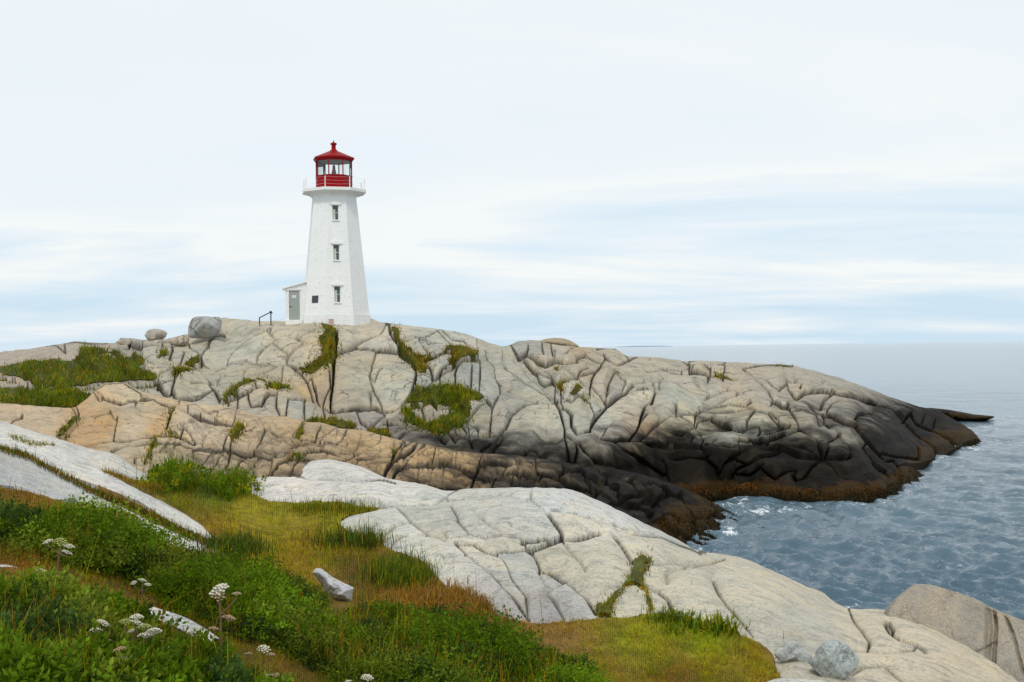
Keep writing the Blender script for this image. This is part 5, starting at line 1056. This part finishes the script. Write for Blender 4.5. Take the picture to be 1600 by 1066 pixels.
FM = {0: ([GREEN, OCHRE, LIME], [3, 4, 2]), 1: ([GREEN, OCHRE, LIME], [3, 2, 2]), 2: ([GREEN, OCHRE, RUST], [3, 4, 1]), 3: ([GREEN, LIME, OCHRE], [5, 2, 1.5]), 4: ([GREEN, LIME, OCHRE], [5, 2, 1]), 5: ([GREEN, LIME, OCHRE, RUST], [6, 2, 1.2, .5]), 6: ([GREEN, LIME, OCHRE], [6, 2, 1])}
far_grass('headland', G_FAR, 'headland_grass', 'green and ochre grass growing in the pockets of the headland', .24, 1.7, lambda g: FM.get(g, ([GREEN, OCHRE, LIME], [2, 2, 1])))
far_grass('middle_ledge', G_MID, 'ledge_grass', 'tufts of grass in the joints of the tan rock ledge', .18, 1.6, lambda g: ([GREEN, LIME, OCHRE], [2, 2, 2]))
far_grass('near_slab', G_NEAR, 'slab_grass', 'yellow green grass filling the gap in the pale near slab', .05, 0.9, lambda g: ([LIME, OCHRE, GREEN], [3, 3, 1.5]))
def crack_grass():
    vg = Veg()
    for win, s, n in (('Y3', '735,420 770,450 800,480', 260), ('Y3', '800,480 860,530 920,590 970,640 1045,730', 200), ('Y3', '1095,490 1200,530 1260,580 1330,640 1380,700', 260), ('Y1', '820,630 860,680 905,745', 260), ('Y3', '1050,380 1120,360 1215,325', 200), ('Y1', '1030,890 1080,930 1105,1000', 200)):
        l = T(win, s)[0]; t = r.random(n) * (len(l) - 1); k = np.minimum(t.astype(int), len(l) - 2); f = (t - k)[:, None]; q = l[k] * (1 - f) + l[k + 1] * f + r.normal(0, 1.0, (n, 2))
        P_, _, ok = on_layer('near_slab', q[:, 0], q[:, 1]); grass_at(vg, P_[ok], .035, .006, mixcol(ok.sum(), [LIME, OCHRE, GREEN], [2, 2, 2], r), r, .5, .2, 1)
    vg.build('crack_grass', kind='stuff', label='short grass growing in the joints of the near slab', cat='grass')
crack_grass()
# --- weed hanging on the rocks at the waterline
def seaweed():
    vg = Veg()
    for lay, n in (('headland', 15000), ('middle_ledge', 6000)):
        L = LAY[lay]; m_ = L['use'] & (L['P'][..., 2] < 1.25) & (L['P'][..., 2] > -0.2); P_ = L['P'][m_]; N_ = L['N'][m_]
        z = P_[:, 2]; nz = fbm(P_ * .5, 4, 12); keep = np.where((z + nz * 1.0) < .62)[0]
        if not len(keep): continue
        k = r.choice(keep, min(n, len(keep) * 2)); p = P_[k] + r.normal(0, .04, (len(k), 3)); nn = N_[k]
        h = r.uniform(.12, .4, len(k)); w = r.uniform(.02, .06, len(k)); s = np.cross(nn, [0, 0, 1.0]) + r.normal(0, .3, (len(k), 3)); s /= np.linalg.norm(s, axis=1, keepdims=True) + 1e-9
        tip = p + nn * (h * .35)[:, None] - np.array([0, 0, 1]) * (h * .8)[:, None] + r.normal(0, .06, (len(k), 3))
        V = np.stack([p - s * w[:, None], p + s * w[:, None], tip], 1).reshape(-1, 3)
        f = np.clip((z[k] + r.normal(0, .25, len(k))) / .9, 0, 1)[:, None]; f = np.clip(f * 1.5 - .55, 0, 1); c = np.array([.016, .014, .006]) * (1 - f) + np.array([.17, .07, .014]) * f
        vg.add(V, [np.arange(len(k))[:, None] * 3 + np.array([[0, 1, 2]])], np.repeat(c, 3, 0))
    vg.build('seaweed', kind='stuff', label='brown and orange seaweed hanging along the waterline', cat='seaweed')
seaweed()
# --- foreground meadow
GREEN = GREEN * np.array([1.1, 1.15, .9])
LEAFY = np.array([.15, .20, .02])
def clear_of_stones(q, dv):
    ok = np.ones(len(q), bool)
    for si, s in enumerate(STONE_PX + ([LAY[l]['outl'] for l in ('central_slab', 'lower_slab')] if dv > 20 else [])):
        for k in (0, dv * .3, dv * .65, dv) if si < len(STONE_PX) else (0, 12, 24):
            for du in ((-24, 0, 24) if dv > 20 else (0,)): ok &= ~inside(s, q[:, 0] - du, q[:, 1] - k)
    return q[ok]
def ground_pts(q):
    P_, _, ok = on_layer('ground', q[:, 0], q[:, 1]); return P_, ok
ROCKS = [LAY[l]['outl'] for l in ('central_slab', 'lower_slab', 'near_slab', 'upper_slab')]
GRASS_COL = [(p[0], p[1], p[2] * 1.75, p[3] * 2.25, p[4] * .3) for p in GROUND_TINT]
def meadow():
    vg = Veg(); poly = P('-40,760 25,768 60,778 150,797 215,822 262,855 300,862 340,850 335,838 290,802 258,784 240,765 275,762 330,752 375,760 430,784 500,784 590,796 540,808 531,820 560,838 609,860 656,876 700,920 760,948 830,975 930,968 1060,962 1175,1000 1215,1050 1260,1085 -40,1085')
    n = 150000; q = rand_in(poly, n, r)
    ok = np.ones(len(q), bool)
    for rk in ROCKS: ok &= ~inside(rk, q[:, 0], q[:, 1])
    q = clear_of_stones(q[ok], 8); P_, ok = ground_pts(q); P_ = P_[ok]; q = q[ok]
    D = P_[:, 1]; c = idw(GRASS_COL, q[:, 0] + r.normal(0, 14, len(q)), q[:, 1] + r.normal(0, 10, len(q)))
    patch = fbm(P3(q[:, 0] * .7, q[:, 1], 1 / 26.0), 3, 3)
    g = (patch > .12) & (r.random(len(q)) < .6); c[g] = c[g] * .4 + GREEN * .8
    o = (patch < -.25) & (r.random(len(q)) < .5); c[o] = c[o] * .5 + RUST * .6
    path = np.clip(1 - np.hypot((q[:, 0] - 430) / 150, (q[:, 1] - 815) / 50), 0, 1) + np.clip(1 - np.hypot((q[:, 0] - 850) / 150, (q[:, 1] - 1015) / 45), 0, 1) + np.clip(1 - np.hypot((q[:, 0] - 190) / 90, (q[:, 1] - 935) / 22), 0, 1)
    hh = (.042 + .03 * fbm(P3(q[:, 0], q[:, 1], 1 / 30.0), 3, 9)) * (1 - .65 * np.clip(path * 1.4, 0, 1)) * np.clip(D / 12, .6, 1.25)
    flat = np.clip(path * 1.6, 0, 1) > r.random(len(q)) * .8
    for sel, ln in ((flat, 1.25), (~flat, .85)):
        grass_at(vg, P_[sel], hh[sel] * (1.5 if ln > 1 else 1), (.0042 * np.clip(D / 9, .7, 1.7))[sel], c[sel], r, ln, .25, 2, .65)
    vg.build('meadow_grass', kind='stuff', label='short dry and green grass covering the slope', cat='grass')
meadow()
SH1 = P('-30,822 60,824 120,838 200,852 260,876 330,896 400,912 470,932 520,960 590,965 660,980 740,1010 765,1045 740,1090 600,1090 500,1050 450,1015 380,998 330,985 300,955 240,925 205,895 100,880 50,845 -30,835')
SH2 = P('-60,945 60,945 110,965 200,985 240,1010 300,1030 340,1040 390,1065 430,1090 -60,1110')
SH3 = P('760,1066 800,1035 850,1028 900,1045 920,1095 750,1095')
def thicket():
    vg = Veg(); sp_leaf = []
    for poly, ncl, rad, leaf, cols, wts in ((SH1, 760, .15, .030, [GREEN, DKGREEN, LEAFY, GREEN], [6, 4, 2, 1]), (SH2, 260, .13, .040, [GREEN, DKGREEN, LEAFY, GREEN], [6, 3, 3, 1]), (SH3, 50, .13, .028, [GREEN, LEAFY, DKGREEN], [4, 2, 2])):
        q = clear_of_stones(rand_in(poly, ncl, r), 58); P_, ok = ground_pts(q)
        for c in P_[ok]:
            rr = rad * np.exp(r.normal(0, .32)); c = c + np.array([0, 0, rr * r.uniform(-.5, .35)]); n = int(70 * (rr / rad) ** 2); v = r.normal(0, 1, (n, 3)); v /= np.linalg.norm(v, axis=1, keepdims=True); v[:, 2] = np.abs(v[:, 2]) * .9
            base = c + v * rr * np.array([1.15, 1.15, .75]) * r.uniform(.55, 1.0, (n, 1)) - np.array([0, 0, rr * .25])
            up = v * .7 + np.array([0, 0, .6]); cl = mixcol(1, cols, wts, r)[0] * r.uniform(.6, 1.35); cc = cl * (0.7 + .6 * np.clip(v[:, 2:3], 0, 1)) * r.uniform(.8, 1.2, (n, 1))
            sprigs(vg, base, up, rr * .55, leaf, cc * 0 + cl * r.uniform(.75, 1.3, (n, 1)), r, 3)
        # long grasses pushing through
        q = clear_of_stones(rand_in(poly, ncl * 12, r), 40); P_, ok = ground_pts(q); P_ = P_[ok]
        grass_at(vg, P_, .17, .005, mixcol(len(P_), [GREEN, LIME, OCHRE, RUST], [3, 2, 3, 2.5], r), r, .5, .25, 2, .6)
    vg.build('shrub_thicket', kind='stuff', label='dense low green shrubs and ferns filling the lower left slope', cat='shrubs')
thicket()
def tussock(name, label, cat, q0, ru, rv, n, h, cols, wts, group=None, w=.007, lean=.55, leafy=0, lay='ground'):
    q = np.array(q0) + r.normal(0, 1, (n, 2)) * np.array([ru, rv]) * .5
    P_, _, ok = on_layer(lay, q[:, 0], q[:, 1]); P_ = P_[ok]
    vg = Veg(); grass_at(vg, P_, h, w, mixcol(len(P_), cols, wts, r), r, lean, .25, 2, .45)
    if leafy:
        k = r.choice(len(P_), leafy); sprigs(vg, P_[k] + np.array([0, 0, 1.0]) * r.uniform(.02, h * .8, (leafy, 1)), np.tile([0, 0, 1.0], (leafy, 1)), h * .45, h * .2, mixcol(leafy, [GREEN, LIME], [3, 1], r), r, 3)
    base = P_.mean(0); e = empty(name, base, label, cat, group)
    o = vg.build('foliage'); o.parent = e; o.matrix_parent_inverse = Matrix.Translation(-Vector(base))
    return e
tussock('grass_tussock', 'dark green grass tussock against the left corner of the near slab', 'grass tuft', (556, 850), 62, 12, 1900, .15, [DKGREEN, GREEN, OCHRE], [4, 4, 1.5])
tussock('grass_tussock', 'bright green bushy tussock in front of the slab edge', 'grass tuft', (628, 902), 56, 22, 2500, .14, [GREEN, DKGREEN, LIME, OCHRE], [5, 2, 2, 1])
tussock('fern_clump', 'bright green fern clump behind the pale slabs at left', 'fern', (278, 764), 42, 9, 900, .36, [GREEN, LIME], [4, 2], leafy=160)
tussock('fern_clump', 'green fern clump beside the left end of the white slab', 'fern', (365, 772), 38, 10, 800, .34, [GREEN, LIME, DKGREEN], [4, 2, 1], leafy=140)
tussock('grass_tussock', 'row of green grass along the foot of the white slab', 'grass tuft', (515, 798), 95, 10, 1700, .11, [GREEN, LIME, OCHRE], [4, 2, 1.5])
tussock('grass_tussock', 'dark green tuft where the pale slab tip meets the path', 'grass tuft', (370, 862), 55, 14, 1400, .14, [DKGREEN, GREEN, LIME], [4, 3, 1])
tussock('leafy_plant', 'bright green broad leaved plants along the base of the near slab', 'plant', (1135, 985), 75, 12, 360, .11, [LIME, GREEN], [3, 2], w=.022, lean=.8)
tussock('leafy_plant', 'small green leafy plant below the triangular stone', 'plant', (1050, 972), 40, 8, 420, .1, [GREEN, LIME, DKGREEN], [3, 1, 1], leafy=60)
tussock('rusty_grass', 'rust brown matted grass at the lower left edge of the near slab', 'grass tuft', (728, 945), 90, 28, 5200, .10, [RUST, STRAW, OCHRE], [5, 2, 2], lean=.9)
tussock('seedling', 'small green seedling in front of the blue-grey angular rocks', 'plant', (1228, 1035), 9, 3, 26, .16, [LIME, GREEN], [2, 1], w=.012, lean=.5, leafy=16)
def slab_seams():
    vg = Veg()
    for line, n, h, cols, wts in ((P('0,700 45,714 100,744 150,770 203,790 240,806 275,826 300,838 330,850'), 4200, .05, [DKGREEN, RUST, OCHRE, GREEN], [3, 3, 1, 2]), (P('14,680 50,692 86,697'), 400, .04, [OCHRE, GREEN], [1, 1]), (P('160,735 190,745 225,758 262,762'), 700, .05, [RUST, OCHRE, GREEN], [2, 2, 1])):
        t = r.random(n) * (len(line) - 1); k = np.minimum(t.astype(int), len(line) - 2); f = (t - k)[:, None]; q = line[k] * (1 - f) + line[k + 1] * f + r.normal(0, 2.2, (n, 2))
        lay = 'lower_slab'; D = LAY['lower_slab']['df'](q[:, 0], q[:, 1] + 6) + .25 if n > 1000 else (LAY['central_slab']['df'](q[:, 0], q[:, 1]) - .02)
        grass_at(vg, world_pt(q[:, 0], q[:, 1] + 2, D), h, .006, mixcol(n, cols, wts, r), r, .6, .25, 2, .5)
    vg.build('seam_grass', kind='stuff', label='dark heather and dry grass in the seams between the pale slabs', cat='grass')
slab_seams()
# ------------------------------------------------------------------ white umbel flowers in the lower left
M_STEM = plain('umbel_stem', (0.14, 0.085, 0.04), 0.7, 0.2); M_UMB = plain('umbel_white', (0.56, 0.53, 0.41), 0.8, 0.15, var=0.15, scale=60); M_UMBG = plain('umbel_green', (0.30, 0.32, 0.10), 0.8, 0.15, var=0.2, scale=60); M_UMBB = plain('umbel_faded', (0.38, 0.28, 0.16), 0.8, 0.15, var=0.2, scale=60)
def umbel_plant(label, root_px, heads, d, name='umbel_plant', joint=None):
    """heads: (u, v, width px, tone).  A stem from the ground that branches to flat topped flower heads"""
    rz = np.random.default_rng(int(root_px[0] * 7 + root_px[1]))
    base = world_pt(np.float64(root_px[0]), np.float64(root_px[1]), d); e = empty(name, base, label, 'flower', 'white umbel flowers among the shrubs')
    j = world_pt(np.float64(joint[0]), np.float64(joint[1]), d) if joint else base * .45 + world_pt(np.float64(heads[0][0]), np.float64(heads[0][1]), d) * .55
    L = lambda p: tuple(np.asarray(p) - base)
    st = MB(); mid = (base + j) / 2 + np.array([rz.normal(0, .01), rz.normal(0, .01), 0]); st.tube([L(base - np.array([0, 0, .3])), L(mid), L(j)], [.007, .006, .005], 6)
    for (u, v, w, tone) in heads:
        dd = d + rz.uniform(-.08, .08); c = world_pt(np.float64(u), np.float64(v), dd); m_ = (j + c) / 2 + np.array([0, 0, -.012 * np.sign(c[2] - j[2])])
        st.tube([L(j), L(m_), L(c - np.array([0, 0, .02]))], [.0045, .0035, .003], 5)
    st.build('stem', M_STEM, e)
    for (u, v, w, tone) in heads:
        c = world_pt(np.float64(u), np.float64(v), d); R = w * d / FPX * .5; hb = MB(); tilt = rz.normal(0, .25, 2)
        n = 26
        for i in range(n):
            a = i * 2.39996; q = R * math.sqrt((i + .5) / n); x, y = q * math.cos(a), q * math.sin(a); z = .42 * R * (1 - (q / R) ** 2) + x * tilt[0] + y * tilt[1] + rz.normal(0, .02 * R)
            p = c + np.array([x, y, z]); rr = R * .17 * rz.uniform(.75, 1.25)
            # a floret cluster: a small lumpy ball
            V = []; F = []
            for (t, s_) in ((1, .01), (.6, .8), (0, 1.0), (-.6, .6)):
                V += [tuple(L(p + rr * np.array([s_ * math.cos(k * math.pi / 3 + t) * rz.uniform(.8, 1.2), s_ * math.sin(k * math.pi / 3 + t) * rz.uniform(.8, 1.2), t * .8]))) for k in range(6)]
            for q2 in range(3): F += [(q2 * 6 + k, q2 * 6 + 6 + k, q2 * 6 + 6 + (k + 1) % 6, q2 * 6 + (k + 1) % 6) for k in range(6)]
            hb.add(V, F)
            if i % 2 == 0: hb.tube([L(c - np.array([0, 0, .35 * R])), L(p)], .0018, 3, False)
        hb.build('flower_head', {'w': M_UMB, 'g': M_UMBG, 'b': M_UMBB}[tone], e, smooth=True)
    return e
def Y4(x, y): return (x / 4.0, 800 + y / 4.0)
def heads(*hs, win=(0, 800)): return [(win[0] + x / 4.0, win[1] + y / 4.0, w / 4.0, t) for x, y, w, t in hs]
umbel_plant('tall umbel flower with four heads standing alone on the dry brown path', Y4(370, 540), heads((300, 188, 60, 'w'), (378, 192, 85, 'g'), (432, 218, 66, 'w'), (420, 256, 60, 'w')), 6.2, joint=Y4(372, 260))
umbel_plant('short umbel flower with three small heads at the end of the brown path', Y4(880, 600), heads((838, 445, 40, 'w'), (890, 430, 50, 'w'), (924, 456, 44, 'w')), 6.3, joint=Y4(884, 500))
umbel_plant('tall umbel flower right of the flat stone, one big white head on top', Y4(1362, 980), heads((1372, 490, 112, 'w'), (1362, 525, 100, 'b'), (1480, 514, 56, 'b'), (1430, 666, 84, 'b'), (1340, 733, 62, 'b')), 5.6, joint=Y4(1380, 640))
umbel_plant('biggest cluster of white umbels just left of the flat stone', Y4(810, 1060), heads((858, 660, 78, 'w'), (862, 698, 80, 'w'), (790, 690, 76, 'g'), (905, 722, 90, 'g'), (965, 748, 92, 'w'), (912, 774, 92, 'w'), (825, 745, 50, 'w')), 5.2, joint=Y4(802, 860))
umbel_plant('white umbel flower with a faded head left of the biggest cluster', Y4(545, 1075), heads((650, 700, 76, 'w'), (600, 746, 84, 'w'), (540, 782, 60, 'b'), (676, 808, 50, 'b')), 5.2, joint=Y4(578, 830))
umbel_plant('low umbel flower with three heads below the biggest cluster', Y4(715, 1080), heads((748, 864, 80, 'b'), (672, 922, 96, 'w'), (768, 912, 90, 'w')), 5.0, joint=Y4(700, 1000))
umbel_plant('single white umbel on a slanting stem right of the biggest cluster', Y4(905, 1010), heads((1050, 850, 78, 'w')), 5.3, joint=Y4(985, 895))
umbel_plant('faded umbel flower with two brown heads in the bare patch', Y4(1470, 1060), heads((1442, 914, 72, 'b'), (1550, 890, 50, 'b')), 5.8, joint=Y4(1470, 1000))
umbel_plant('white umbel at the bottom edge below the biggest cluster', Y4(820, 1110), heads((815, 1044, 98, 'w')), 4.9)
umbel_plant('white umbel at the bottom left corner', Y4(90, 1110), heads((85, 1052, 100, 'w')), 4.8)
umbel_plant('white umbel with a faded second head right of the bare patch', (407, 1062), heads((450, 860, 84, 'w'), (494, 896, 60, 'b'), win=(300, 800)), 6.0, joint=(411, 1035))
umbel_plant('white umbel at the bottom edge beneath the bare patch', (418, 1085), heads((466, 1036, 76, 'w'), (525, 1022, 44, 'b'), win=(300, 800)), 5.8)
umbel_plant('pair of white umbels at the bottom edge near the middle', (570, 1090), heads((1096, 1040, 76, 'w'), (976, 1062, 44, 'w'), win=(300, 800)), 6.4, joint=(571, 1075))
umbel_plant('pale flat seed head lying low on the brown path', Y4(290, 440), heads((256, 372, 70, 'w')), 6.6)
